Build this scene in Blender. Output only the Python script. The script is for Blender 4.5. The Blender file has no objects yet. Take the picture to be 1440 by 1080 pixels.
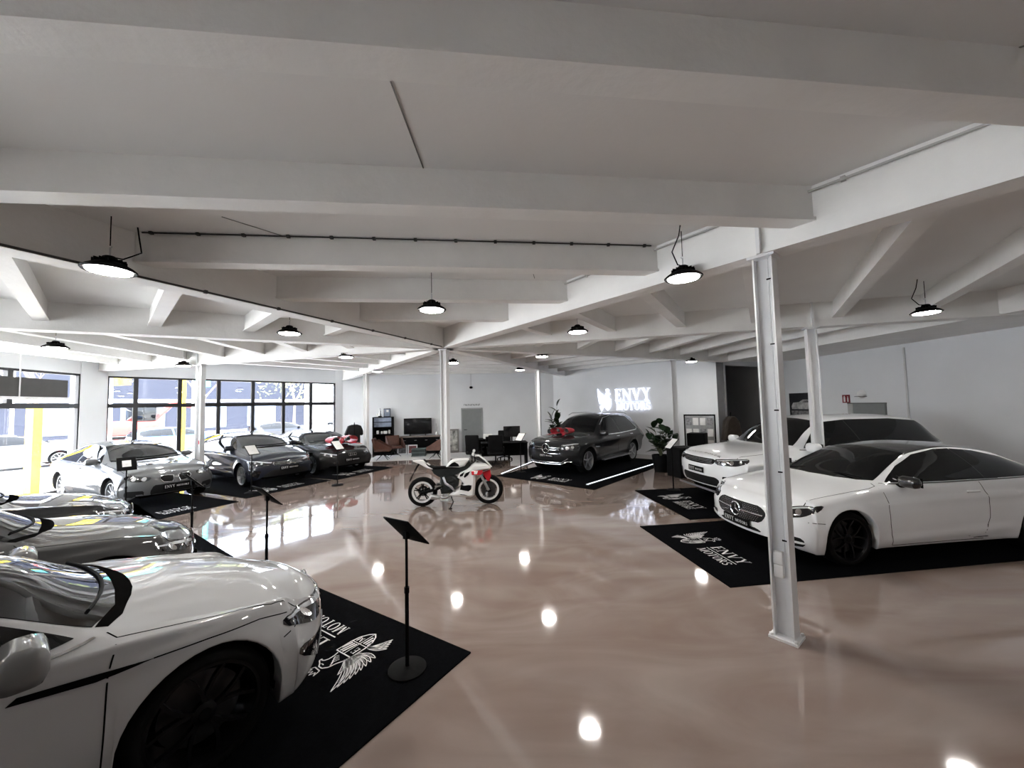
import bpy, bmesh, math, random
from math import sin, cos, tan, pi, radians, sqrt, atan2, hypot
from mathutils import Vector, Matrix
from mathutils.bvhtree import BVHTree
from mathutils.geometry import delaunay_2d_cdt, tessellate_polygon
random.seed(7)
SC = bpy.context.scene
COL = SC.collection

# ---------------------------------------------------------------- materials
def mat(name, col, rough=.5, metal=0., coat=0., spec=.5, var=0., vscale=6., bump=0., bscale=60., emit=None, estr=0.):
    m = bpy.data.materials.new(name); m.use_nodes = True
    nt = m.node_tree; b = nt.nodes['Principled BSDF']
    b.inputs['Base Color'].default_value = (*col, 1)
    b.inputs['Roughness'].default_value = rough
    b.inputs['Metallic'].default_value = metal
    b.inputs['Coat Weight'].default_value = coat
    b.inputs['Coat Roughness'].default_value = .04
    b.inputs['Specular IOR Level'].default_value = spec
    if emit:
        b.inputs['Emission Color'].default_value = (*emit, 1)
        b.inputs['Emission Strength'].default_value = estr
    tc = nt.nodes.new('ShaderNodeTexCoord')
    if var > 0:
        n = nt.nodes.new('ShaderNodeTexNoise'); n.inputs['Scale'].default_value = vscale; n.inputs['Detail'].default_value = 5
        nt.links.new(tc.outputs['Object'], n.inputs['Vector'])
        r = nt.nodes.new('ShaderNodeMapRange')
        r.inputs['From Min'].default_value = .3; r.inputs['From Max'].default_value = .7
        r.inputs['To Min'].default_value = 1 - var; r.inputs['To Max'].default_value = 1 + var
        nt.links.new(n.outputs['Fac'], r.inputs['Value'])
        mx = nt.nodes.new('ShaderNodeMix'); mx.data_type = 'RGBA'; mx.blend_type = 'MULTIPLY'
        mx.inputs['Factor'].default_value = 1; mx.inputs['A'].default_value = (*col, 1)
        nt.links.new(r.outputs['Result'], mx.inputs['B'])
        nt.links.new(mx.outputs['Result'], b.inputs['Base Color'])
    if bump > 0:
        n2 = nt.nodes.new('ShaderNodeTexNoise'); n2.inputs['Scale'].default_value = bscale; n2.inputs['Detail'].default_value = 4
        nt.links.new(tc.outputs['Object'], n2.inputs['Vector'])
        bp = nt.nodes.new('ShaderNodeBump'); bp.inputs['Strength'].default_value = bump; bp.inputs['Distance'].default_value = .02
        nt.links.new(n2.outputs['Fac'], bp.inputs['Height']); nt.links.new(bp.outputs['Normal'], b.inputs['Normal'])
    return m

def glass_mat(name, tint, alpha_mix=.12, rough=0.):
    m = bpy.data.materials.new(name); m.use_nodes = True; nt = m.node_tree
    for n in list(nt.nodes): nt.nodes.remove(n)
    o = nt.nodes.new('ShaderNodeOutputMaterial'); t = nt.nodes.new('ShaderNodeBsdfTransparent'); t.inputs[0].default_value = (*tint, 1)
    g = nt.nodes.new('ShaderNodeBsdfGlossy'); g.inputs['Roughness'].default_value = rough
    f0 = nt.nodes.new('ShaderNodeLayerWeight'); f0.inputs[0].default_value = .5; fp = nt.nodes.new('ShaderNodeMath'); fp.operation = 'POWER'; fp.inputs[1].default_value = 5.
    f = nt.nodes.new('ShaderNodeMath'); f.operation = 'MULTIPLY_ADD'; f.inputs[1].default_value = .85; f.inputs[2].default_value = .03; nt.links.new(f0.outputs['Facing'], fp.inputs[0]); nt.links.new(fp.outputs[0], f.inputs[0])
    mx = nt.nodes.new('ShaderNodeMixShader')
    nt.links.new(f.outputs[0], mx.inputs[0]); nt.links.new(t.outputs[0], mx.inputs[1]); nt.links.new(g.outputs[0], mx.inputs[2])
    nt.links.new(mx.outputs[0], o.inputs[0])
    return m

M = {}
M['wall'] = mat('wall_paint', (.745, .765, .79), .55, var=.03, vscale=1.2, bump=.05, bscale=40)
M['ceiling'] = mat('ceiling_paint', (.80, .80, .79), .6, var=.03, vscale=.8, bump=.06, bscale=30)
M['beam'] = mat('beam_paint', (.83, .83, .815), .5, var=.04, vscale=2.5, bump=.22, bscale=14)
M['steel_white'] = mat('white_steel', (.74, .75, .76), .38, var=.03, vscale=5)
M['frame_black'] = mat('frame_black', (.012, .012, .014), .45, var=.2)
M['black'] = mat('black_plastic', (.005, .005, .0055), .6, spec=.06, var=.2)
M['gloss_black'] = mat('gloss_black', (.006, .006, .007), .12, coat=1., var=.1)
M['rubber'] = mat('rubber', (.005, .005, .005), .8, spec=.1, var=.2)
M['dark_void'] = mat('dark_lining', (.005, .005, .005), .9, spec=0., var=.2)
M['chrome'] = mat('chrome', (.75, .76, .78), .12, 1., var=.03)
M['alu'] = mat('aluminium', (.55, .56, .58), .3, 1., var=.05)
M['white_ink'] = mat('white_ink', (.78, .78, .78), .6, var=.05)
M['glow_lamp'] = mat('lamp_glow', (1, .97, .9), .5, var=.01, emit=(1, .955, .90), estr=105.)
M['pane'] = glass_mat('window_glass', (.97, .985, 1.))
M['red'] = mat('red_satin', (.42, .006, .022), .35, var=.12, coat=.3)
M['leather'] = mat('brown_leather', (.085, .03, .017), .45, var=.2, vscale=12, bump=.1)
M['paper'] = mat('paper_white', (.78, .78, .77), .5, var=.04)
M['leaf'] = mat('leaf_green', (.010, .024, .009), .4, spec=.3, var=.35, vscale=9)
M['stem'] = mat('plant_stem', (.06, .07, .03), .6, var=.2)
M['yellow'] = mat('yellow_paint', (.86, .60, .01), .4, var=.05)
M['mat_carpet'] = mat('black_carpet', (.0024, .0027, .0036), 1., spec=.04, var=.35, vscale=40, bump=.5, bscale=400)
M['grey_door'] = mat('grey_door', (.22, .235, .24), .45, var=.05)

def floor_mat():
    m = mat('epoxy_floor', (.25, .205, .18), .06, spec=.5, coat=.6)
    nt = m.node_tree; b = nt.nodes['Principled BSDF']; tc = [n for n in nt.nodes if n.type == 'TEX_COORD'][0]
    mp = nt.nodes.new('ShaderNodeMapping'); mp.inputs['Rotation'].default_value = (0, 0, .6); mp.inputs['Scale'].default_value = (1, 2.6, 1)
    nt.links.new(tc.outputs['Object'], mp.inputs['Vector'])
    n1 = nt.nodes.new('ShaderNodeTexNoise'); n1.inputs['Scale'].default_value = .55; n1.inputs['Detail'].default_value = 6; n1.inputs['Distortion'].default_value = 1.3
    nt.links.new(mp.outputs[0], n1.inputs['Vector'])
    cr = nt.nodes.new('ShaderNodeValToRGB')
    cr.color_ramp.elements[0].position = .35; cr.color_ramp.elements[0].color = (.225, .165, .138, 1)
    cr.color_ramp.elements[1].position = .68; cr.color_ramp.elements[1].color = (.30, .245, .215, 1)
    nt.links.new(n1.outputs['Fac'], cr.inputs[0]); nt.links.new(cr.outputs[0], b.inputs['Base Color'])
    n2 = nt.nodes.new('ShaderNodeTexNoise'); n2.inputs['Scale'].default_value = 1.1; n2.inputs['Detail'].default_value = 2
    nt.links.new(tc.outputs['Object'], n2.inputs['Vector'])
    n3 = nt.nodes.new('ShaderNodeTexNoise'); n3.inputs['Scale'].default_value = 14; n3.inputs['Detail'].default_value = 2
    nt.links.new(tc.outputs['Object'], n3.inputs['Vector'])
    ad = nt.nodes.new('ShaderNodeMath'); ad.operation = 'MULTIPLY_ADD'; ad.inputs[1].default_value = .045
    nt.links.new(n3.outputs['Fac'], ad.inputs[0]); nt.links.new(n2.outputs['Fac'], ad.inputs[2])
    bp = nt.nodes.new('ShaderNodeBump'); bp.inputs['Strength'].default_value = .11; bp.inputs['Distance'].default_value = .025
    nt.links.new(ad.outputs[0], bp.inputs['Height'])
    nt.links.new(bp.outputs['Normal'], b.inputs['Normal']); nt.links.new(bp.outputs['Normal'], b.inputs['Coat Normal'])
    return m
M['floor'] = floor_mat()

# ---------------------------------------------------------------- mesh helpers
class MB:
    def __init__(s): s.v = []; s.f = []; s.m = []
    def add(s, vs, fs, mi=0):
        o = len(s.v); s.v += [tuple(v) for v in vs]; s.f += [tuple(i + o for i in f) for f in fs]; s.m += [mi] * len(fs); return s
    def box(s, c, d, rz=0, mi=0, R=None):
        x, y, z = d[0] / 2, d[1] / 2, d[2] / 2
        vs = [Vector(p) for p in ((-x, -y, -z), (x, -y, -z), (x, y, -z), (-x, y, -z), (-x, -y, z), (x, -y, z), (x, y, z), (-x, y, z))]
        Rm = R if R is not None else Matrix.Rotation(rz, 3, 'Z')
        vs = [Rm @ v + Vector(c) for v in vs]
        return s.add(vs, [(0, 3, 2, 1), (4, 5, 6, 7), (0, 1, 5, 4), (1, 2, 6, 5), (2, 3, 7, 6), (3, 0, 4, 7)], mi)
    def rbox(s, c, d, r=.02, rz=0, mi=0, n=3, R=None):   # box with rounded vertical + softened horizontal edges
        x, y, z = d[0] / 2, d[1] / 2, d[2] / 2; r = min(r, x * .99, y * .99, z * .99)
        rings = []
        for zz, ins in ((-z, r), (-z + r * .3, r * .3), (-z + r, 0), (z - r, 0), (z - r * .3, r * .3), (z, r)):
            ring = []
            for cx, cy, a0 in ((x - r, y - r, 0), (-x + r, y - r, pi / 2), (-x + r, -y + r, pi), (x - r, -y + r, 1.5 * pi)):
                for k in range(n + 1):
                    a = a0 + k * pi / 2 / n
                    ring.append(Vector((cx + (r - ins) * cos(a), cy + (r - ins) * sin(a), zz)))
            rings.append(ring)
        Rm = R if R is not None else Matrix.Rotation(rz, 3, 'Z')
        N = len(rings[0]); vs = [Rm @ v + Vector(c) for rg in rings for v in rg]
        fs = [(k * N + i, k * N + (i + 1) % N, (k + 1) * N + (i + 1) % N, (k + 1) * N + i) for k in range(5) for i in range(N)]
        fs += [tuple(range(N - 1, -1, -1)), tuple(5 * N + i for i in range(N))]
        return s.add(vs, fs, mi)
    def tube(s, path, r, n=8, mi=0, closed=False, caps=True):
        P = [Vector(p) for p in path]; N = len(P); rs = r if isinstance(r, (list, tuple)) else [r] * N
        vs = []; up = None
        for i in range(N):
            a = P[i - 1] if (i > 0 or closed) else P[i]; b = P[(i + 1) % N] if (i < N - 1 or closed) else P[i]
            t = (b - a); t = t.normalized() if t.length > 1e-9 else Vector((0, 0, 1))
            if up is None: up = Vector((0, 0, 1)) if abs(t.z) < .9 else Vector((1, 0, 0))
            x = (up - t * up.dot(t)).normalized(); y = t.cross(x); up = x
            for k in range(n):
                q = 2 * pi * k / n; vs.append(P[i] + (x * cos(q) + y * sin(q)) * rs[i])
        fs = []
        for i in range(N if closed else N - 1):
            j = (i + 1) % N
            fs += [(i * n + k, i * n + (k + 1) % n, j * n + (k + 1) % n, j * n + k) for k in range(n)]
        if caps and not closed: fs += [tuple(range(n - 1, -1, -1)), tuple((N - 1) * n + k for k in range(n))]
        return s.add(vs, fs, mi)
    def lathe(s, prof, c=(0, 0, 0), R=None, n=24, mi=0, cap=True):  # prof [(r,h)] about local z
        Rm = R if R is not None else Matrix.Identity(3); vs = []
        for r, h in prof:
            for k in range(n):
                q = 2 * pi * k / n; vs.append(Rm @ Vector((r * cos(q), r * sin(q), h)) + Vector(c))
        fs = [(i * n + k, i * n + (k + 1) % n, (i + 1) * n + (k + 1) % n, (i + 1) * n + k) for i in range(len(prof) - 1) for k in range(n)]
        if cap: fs += [tuple(range(n - 1, -1, -1)), tuple((len(prof) - 1) * n + k for k in range(n))]
        return s.add(vs, fs, mi)
    def prism(s, poly, O, e1, e2, depth, mi=0):  # extrude 2-D polygon; front at O plane, back along -(e1 x e2)*depth
        O, e1, e2 = Vector(O), Vector(e1), Vector(e2); n = e1.cross(e2).normalized()
        a = sum(poly[i][0] * poly[(i + 1) % len(poly)][1] - poly[(i + 1) % len(poly)][0] * poly[i][1] for i in range(len(poly)))
        if a < 0: poly = poly[::-1]
        N = len(poly); F = [O + e1 * p[0] + e2 * p[1] for p in poly]; B = [p - n * depth for p in F]
        return s.add(F + B, [tuple(range(N)), tuple(range(2 * N - 1, N - 1, -1))] + [(i, i + N, (i + 1) % N + N, (i + 1) % N) for i in range(N)], mi)
    def build(s, name, mats, parent=None, smooth=None, loc=None, rz=0):
        me = bpy.data.meshes.new(name); me.from_pydata(s.v, [], s.f)
        mats = mats if isinstance(mats, (list, tuple)) else [mats]
        for m in mats: me.materials.append(M[m] if isinstance(m, str) else m)
        if len(mats) > 1: me.polygons.foreach_set('material_index', s.m)
        if smooth is not None:
            me.polygons.foreach_set('use_smooth', [True] * len(me.polygons))
            me.set_sharp_from_angle(angle=radians(smooth))
        me.update()
        o = bpy.data.objects.new(name, me); COL.objects.link(o)
        if parent is not None: o.parent = parent
        if loc is not None: o.location = loc
        if rz: o.rotation_euler = (0, 0, rz)
        return o

def tag(o, label=None, cat=None, group=None, kind=None):
    if label: o['label'] = label
    if cat: o['category'] = cat
    if group: o['group'] = group
    if kind: o['kind'] = kind
    return o
def empty(name, loc=(0, 0, 0), rz=0, label=None, cat=None, group=None, kind=None, parent=None):
    o = bpy.data.objects.new(name, None); COL.objects.link(o); o.location = loc; o.rotation_euler = (0, 0, rz)
    o.empty_display_size = .1
    if parent is not None: o.parent = parent
    return tag(o, label, cat, group, kind)
def copy_tree(o, parent=None):
    c = o.copy(); COL.objects.link(c)
    if parent is not None: c.parent = parent
    for ch in list(KIDS.get(o, ())) if False else [q for q in COL.objects if q.parent == o]: copy_tree(ch, c)
    return c
KIDS = {}
# ---------------------------------------------------------------- room geometry (metres; photographer stands at the origin)
A = (-1.54, 8.80); BEAM_Z = 3.42; JOIST_Z = 3.57; CEIL_Z = 3.87
COLS = dict(B=(2.37, 3.51), C=(5.62, 7.16), G=(5.12, 12.12), F=(1.0, 14.84), E=(-5.53, 14.56), D=(-8.61, 10.62))
ANG = [-53.5, -12.9, 26.5, 67.2, 124.7, 165.6, 206.5, 246.7]           # radial beams
BLEN = [15.5, 11.7, 10.0, 10.6, 10.8, 11.2, 11.3, 15.0]
def S(o, label): return tag(o, label, None, None, 'structure')

# outline, counter-clockwise from behind-right
WL = [(-10.2, -5.5), (-12.45, 11.2), (-12.35, 11.9), (-7.94, 17.55), (2.0, 18.7), (7.45, 13.5), (9.64, 14.0), (11.1, -5.5)]
fl = MB(); fo = [(-10.3, -5.6), (-12.6, 11.2), (-12.4, 12.0), (-8.0, 17.7), (2.05, 18.85), (5.0, 17.5), (10.5, 19.), (10.0, 14.0), (11.3, -5.6)]
fl.add([(x, y, 0) for x, y in fo] + [(x, y, -.25) for x, y in fo], [tuple(range(len(fo)))[::-1], tuple(range(len(fo), 2 * len(fo)))] + [(i, (i + 1) % 9, (i + 1) % 9 + 9, i + 9) for i in range(9)])
S(fl.build('floor', 'floor'), 'glossy beige brown epoxy showroom floor')
ce = MB(); ce.add([(x, y, CEIL_Z + .3) for x, y in fo] + [(x, y, CEIL_Z) for x, y in fo], [tuple(range(9))[::-1], tuple(range(9, 18))] + [(i, (i + 1) % 9, (i + 1) % 9 + 9, i + 9) for i in range(9)])
S(ce.build('ceiling', 'ceiling'), 'painted light grey ceiling slabs between the beams')

def wall(name, p, q, z0, z1, label, th=.22, side=1, mt='wall'):
    p, q = Vector((*p, 0)), Vector((*q, 0)); d = (q - p).normalized(); n = Vector((-d.y, d.x, 0)) * side
    mb = MB(); c = [p, q, q + n * th, p + n * th]
    mb.add([(v.x, v.y, z0) for v in c] + [(v.x, v.y, z1) for v in c], [(0, 3, 2, 1), (4, 5, 6, 7), (0, 1, 5, 4), (1, 2, 6, 5), (2, 3, 7, 6), (3, 0, 4, 7)])
    return S(mb.build(name, mt), label)
HEAD = 3.28
# glazed front, two facets meeting at a white pier
W1A = (-12.43, 11.73); W1B = (-7.98, 17.43); LWA = (-12.36, 11.02); LWB = (-10.6, -2.9)
wall('wall_window_header', (-12.42, 11.75), (-7.95, 17.47), HEAD, CEIL_Z, 'white wall strip above the long black framed window')
wall('wall_left', (-10.36, -4.9), (-10.6, -2.9), 0, CEIL_Z, 'white wall beyond the street window')
wall('wall_window_header_side', LWB, LWA, HEAD, CEIL_Z, 'white wall strip above the street side window')
mb = MB(); mb.add([(x, y, z) for z in (0, CEIL_Z) for x, y in ((-12.34, 10.98), (-12.40, 11.78), (-12.62, 11.95), (-12.66, 11.0))], [(3, 2, 1, 0), (4, 5, 6, 7), (0, 1, 5, 4), (1, 2, 6, 5), (2, 3, 7, 6), (3, 0, 4, 7)])
S(mb.build('wall_pier', 'wall'), 'wide white pier between the two window walls')
mb = MB(); mb.add([(x, y, z) for z in (0, CEIL_Z) for x, y in ((-8.0, 17.40), (-7.75, 17.6), (-7.9, 17.85), (-8.2, 17.6))], [(3, 2, 1, 0), (4, 5, 6, 7), (0, 1, 5, 4), (1, 2, 6, 5), (2, 3, 7, 6), (3, 0, 4, 7)])
S(mb.build('wall_window_corner', 'wall'), 'white corner strip between window and back wall')
wall('wall_back', (-7.94, 17.57), (2.0, 18.7), 0, CEIL_Z, 'white back wall with television and grey door')
wall('wall_logo', (2.0, 18.7), (7.45, 13.5), 0, CEIL_Z, 'pale wall carrying the lit emblem sign')
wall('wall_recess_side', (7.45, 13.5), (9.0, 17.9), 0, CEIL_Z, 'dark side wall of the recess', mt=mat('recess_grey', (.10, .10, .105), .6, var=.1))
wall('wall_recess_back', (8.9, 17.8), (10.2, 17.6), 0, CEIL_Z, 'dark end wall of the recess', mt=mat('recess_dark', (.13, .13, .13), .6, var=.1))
wall('wall_right', (9.62, 18.0), (11.05, -5.5), 0, CEIL_Z, 'long white right hand wall')
wall('wall_behind', (11.1, -4.7), (-10.5, -4.7), 0, CEIL_Z, 'grey wall behind the viewer', mt=mat('back_grey', (.55, .55, .55), .6, var=.05))
wall('wall_recess_header', (7.35, 13.55), (9.7, 14.75), 3.36, CEIL_Z, 'painted lintel across the recess opening', th=.2)

# radial beams
def ibeam(p, q, z0, z1, w, fw, ft, name, label):
    p, q = Vector((*p, 0)), Vector((*q, 0)); d = (q - p); L = d.length; a = atan2(d.y, d.x); mb = MB()
    mb.box((L / 2, 0, (z0 + ft + z1) / 2), (L, w, z1 - z0 - ft)); mb.box((L / 2, 0, z0 + ft / 2), (L, fw, ft))
    return S(mb.build(name, 'beam', loc=p, rz=a), label)
def pol(a, r): return (A[0] + r * cos(radians(a)), A[1] + r * sin(radians(a)))
BN = ['over the near right column', 'towards the second right column', 'towards the recess corner', 'towards the logo wall corner', 'towards the window corner', 'towards the pier', 'towards the street window', 'towards the near left']
for a, L, n in zip(ANG, BLEN, BN):
    ibeam(pol(a, .02), pol(a, L), BEAM_Z, CEIL_Z, .2, .25, .03, 'ceiling_beam', 'white radial ceiling beam running from the middle column ' + n)
APO = [9.8, 9.8, 8.6, 10.6, 8.3, 10.3, 12., 13.6]
SN = ['right hand bay', 'recess bay', 'logo wall bay', 'back wall bay', 'long window bay', 'pier bay', 'street window bay', 'near bay overhead']
for i in range(8):
    a1, a2 = ANG[i], ANG[(i + 1) % 8] + (360 if i == 7 else 0); am = (a1 + a2) / 2; hd = radians((a2 - a1) / 2)
    d = 2.3; k = 0
    while d < APO[i]:
        r = d / cos(hd); g = .1 / sin(hd) if False else .12
        p, q = Vector(pol(a1, r)), Vector(pol(a2, r)); t = (q - p).normalized()
        p, q = p + t * .08, q - t * .08
        ibeam(p, q, JOIST_Z, CEIL_Z, .12, .17, .025, 'ceiling_joist', 'white ceiling joist number %s out from the middle column in the %s' % (['one', 'two', 'three', 'four', 'five', 'six', 'seven', 'eight', 'nine', 'ten'][k], SN[i]))
        d += 1.25; k += 1
BK = [(7.4, 13.5), (9.75, -5.4), (11.04, -5.4), (9.9, 13.6)]
mb = MB(); mb.add([(x, y, 3.445) for x, y in BK] + [(x, y, CEIL_Z) for x, y in BK], [(0, 3, 2, 1)[::-1], (4, 5, 6, 7)[::-1], (0, 1, 5, 4), (1, 2, 6, 5), (2, 3, 7, 6), (3, 0, 4, 7)])
S(mb.build('wall_bulkhead', 'beam'), 'white dropped bulkhead running along the top of the right wall')
def conduit(name, a, r0, r1, side, z, rad, label, m, clips=0):
    d = Vector((cos(radians(a)), sin(radians(a)), 0)); n = Vector((-d.y, d.x, 0)) * side; o = Vector((*A, z)); mb = MB(); mb.tube([o + d * r0 + n, o + d * r1 + n], rad, 6)
    r = r0 + .4
    while clips and r < r1: mb.box(o + d * r + n, (.03, .035, .035), radians(a)); r += clips
    return S(mb.build(name, m), label)
dk = mat('cable_dark', (.05, .05, .05), .6, var=.2)
conduit('trim_cable', 246.7, .3, 10, .135, BEAM_Z + .012, .011, 'dark cable with clips along the lower edge of the near left beam', dk, .85)
conduit('trim_pipe', -53.5, 3.2, 12, -.125, CEIL_Z - .05, .012, 'thin pipe along the top of the beam over the near right column', mat('pipe_grey', (.45, .45, .44), .5, var=.1), .9)
am_ = radians((246.7 + 306.5) / 2); jd = Vector((cos(am_), sin(am_), 0)); jt = Vector((-jd.y, jd.x, 0)); mb = MB(); jo = Vector((*A, CEIL_Z - .012)) + jd * 4.885
mb.tube([jo - jt * 2.6, jo + jt * 2.6], .008, 6)
for k in range(-6, 7): mb.box(jo + jt * (k * .42), (.03, .03, .03))
S(mb.build('trim_joist_cable', dk), 'thin dark cable with clips along the top of a near joist')
# fine dark ceiling joints
mb = MB()
for p, q in (((-.62, 2.95), (-.62, 1.75)), ((.2, 4.3), (.35, 5.3)), ((-2.6, 3.4), (-2.0, 4.2)), ((2.6, 1.9), (3.6, 1.2)), ((1.1, 1.25), (1.55, .35)), ((2.2, 1.35), (3.2, .4))):
    p, q = Vector((*p, CEIL_Z - .002)), Vector((*q, CEIL_Z - .002)); c = (p + q) / 2; d = q - p
    mb.box(c, (d.length, .008, .006), atan2(d.y, d.x))
S(mb.build('trim_ceiling_joints', mat('joint_grey', (.2, .2, .19), .7, var=.1)), 'thin dark joints between the ceiling slabs')

# steel columns
CN = dict(A=('middle column behind the motorcycle', 0), B=('near right column in front of the white coupe', 0), C=('column behind the white coupe roof', 0), G=('column beside the big potted plant', 0), F=('column behind the dark SUV', 0), E=('column beside the clothes rail', 0), D=('column beside the silver coupe', 0))
def column(key, p):
    rz = radians(-20) if key in 'ABEFG' else radians(-5)
    if key == 'B': rz = radians(-51)
    if key == 'C': rz = radians(-20)
    t = empty('column', (*p, 0), rz, 'white steel ' + CN[key][0], 'column', None, 'structure')
    h = BEAM_Z; mb = MB(); w, d = .145, .145
    mb.box((0, 0, h / 2), (w, .012, h)); mb.box((-w / 2, 0, h / 2), (.014, d, h)); mb.box((w / 2, 0, h / 2), (.014, d, h))
    mb.build('shaft', 'steel_white', t)
    b = MB(); b.box((0, 0, .011), (.22, .21, .022))
    for sx in (-.093, .093):
        for sy in (-.088, .088): b.lathe([(.014, .02), (.014, .04), (.006, .045)], (sx, sy, 0), n=6)
    b.build('base_plate', 'steel_white', t)
    c = MB(); c.box((0, 0, h - .012), (.22, .22, .024)); c.build('cap_plate', 'steel_white', t)
    s = MB(); s.box((0, -.125, (h + CEIL_Z) / 2), (.03, .05, CEIL_Z - h)); s.box((0, .125, (h + CEIL_Z) / 2), (.03, .05, CEIL_Z - h)); s.build('stiffener', 'steel_white', t)
    return t
cols = {k: column(k, p) for k, p in [('A', A)] + list(COLS.items())}
tB = cols['B']
mb = MB(); mb.rbox((-.018, -.032, .58), (.075, .05, .11), .008); mb.rbox((-.018, -.032, .695), (.075, .05, .11), .008); mb.build('socket_box', M['paper'], tB, 30)
mb = MB(); mb.tube([(.045, -.02, .75), (.045, -.02, BEAM_Z + .4)], .009, 8); mb.tube([(.028, -.02, .75), (.028, -.02, BEAM_Z + .4)], .006, 6); mb.build('conduit', 'steel_white', tB, 40)
mb = MB()
for z in (.85, 1.45, 2.0, 2.6, 3.2): mb.box((.038, -.024, z), (.042, .014, .012))
mb.build('cable_clip', 'black', tB)
mb = MB(); mb.box((.005, -.02, 1.28), (.03, .02, .1)); mb.build('alarm_switch', 'red', cols['D'])

# ---------------------------------------------------------------- windows
def window(name, p, q, muls, label, head=HEAD, tr=2.36, skip_low=()):
    p, q = Vector((*p, 0)), Vector((*q, 0)); d = q - p; L = d.length; a = atan2(d.y, d.x)
    w = empty(name, p, a, label, None, None, 'structure')
    f = MB(); fw = .09
    f.box((L / 2, .05, .05), (L, .09, .1)); f.box((L / 2, .05, head - .03), (L, .09, .06)); f.box((.04, .05, head / 2), (.08, .09, head)); f.box((L - .04, .05, head / 2), (.08, .09, head))
    f.build('frame', 'frame_black', w)
    t = MB(); t.box((L / 2, .05, tr), (L - .02, .1, .13)); t.build('transom', 'frame_black', w)
    for m in muls:
        b = MB()
        if m in skip_low: b.box((m, .05, (tr + head) / 2), (.12, .1, head - tr))
        else: b.box((m, .05, head / 2), (.11, .1, head - .02))
        b.build('mullion', 'frame_black', w)
    e = [0] + sorted(muls) + [L]
    for i in range(len(e) - 1):
        for z0, z1 in ((.1, tr), (tr, head)):
            g = MB(); g.box(((e[i] + e[i + 1]) / 2, .05, (z0 + z1) / 2), (e[i + 1] - e[i] - .06, .012, z1 - z0 - .06)); g.build('pane', 'pane', w)
    return w
L1 = hypot(W1B[0] - W1A[0], W1B[1] - W1A[1])
window('window_1', W1A, W1B, [.68, 1.77, 2.86, 3.95, 5.04, 6.13], 'long black framed shop window behind the three parked cars')
L2 = hypot(LWA[0] - LWB[0], LWA[1] - LWB[1])
window('window_2', LWB, LWA, [L2 - d for d in (1.75, 4.2, 6.4, 8.6, 10.8, 12.6)], 'street side shop window left of the white pier', skip_low=(L2 - 1.75,))
# ---------------------------------------------------------------- cars
def pchip(keys):
    ks = sorted(keys); X = [k[0] for k in ks]; n = len(X); nv = len(ks[0]) - 1; out = []
    for c in range(1, nv + 1):
        Yv = [k[c] for k in ks]; h = [X[i + 1] - X[i] for i in range(n - 1)]; d = [(Yv[i + 1] - Yv[i]) / h[i] for i in range(n - 1)]; m = [0.] * n
        if n > 1:
            m[0] = d[0]; m[-1] = d[-1]
            for i in range(1, n - 1):
                if d[i - 1] * d[i] > 0:
                    w1 = 2 * h[i] + h[i - 1]; w2 = h[i] + 2 * h[i - 1]; m[i] = (w1 + w2) / (w1 / d[i - 1] + w2 / d[i])
        out.append((Yv, m))
    def f(x):
        if x <= X[0]: r = [o[0][0] for o in out]
        elif x >= X[-1]: r = [o[0][-1] for o in out]
        else:
            i = max(k for k in range(n - 1) if X[k] <= x); h = X[i + 1] - X[i]; t = (x - X[i]) / h
            a, b, c, e = 2 * t**3 - 3 * t * t + 1, t**3 - 2 * t * t + t, -2 * t**3 + 3 * t * t, t**3 - t * t
            r = [o[0][i] * a + h * o[1][i] * b + o[0][i + 1] * c + h * o[1][i + 1] * e for o in out]
        return r if nv > 1 else r[0]
    return f
def sstep(a, b, x): t = min(1, max(0, (x - a) / (b - a))); return t * t * (3 - 2 * t)

def paint(name, col, rough=.28, metal=0., flake=0.):
    m = mat(name, col, .5, metal * .4, coat=1., spec=.12, var=flake or .015, vscale=300 if flake else 3)
    m.node_tree.nodes['Principled BSDF'].inputs['Coat Roughness'].default_value = .015
    return m
M['car_glass'] = mat('car_glass', (.003, .0035, .004), .02, spec=.4, var=.02)
M['lens_dark'] = mat('lens_dark', (.012, .012, .014), .05, coat=1., spec=.8, var=.02)
M['lens_clear'] = mat('lens_clear', (.62, .65, .68), .1, .4, coat=1., var=.05)
M['tail_red'] = mat('tail_red', (.25, .006, .008), .15, coat=1., var=.05)
M['rim_black'] = mat('rim_black', (.004, .004, .005), .35, .2, spec=.3, var=.1)
M['rim_silver'] = mat('rim_silver', (.5, .51, .53), .28, .9, var=.05)
M['grille_mesh'] = mat('grille_mesh', (.006, .006, .0065), .6, spec=.2, var=.2)
M['disc_steel'] = mat('disc_steel', (.05, .05, .052), .4, .7, var=.1)

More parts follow.
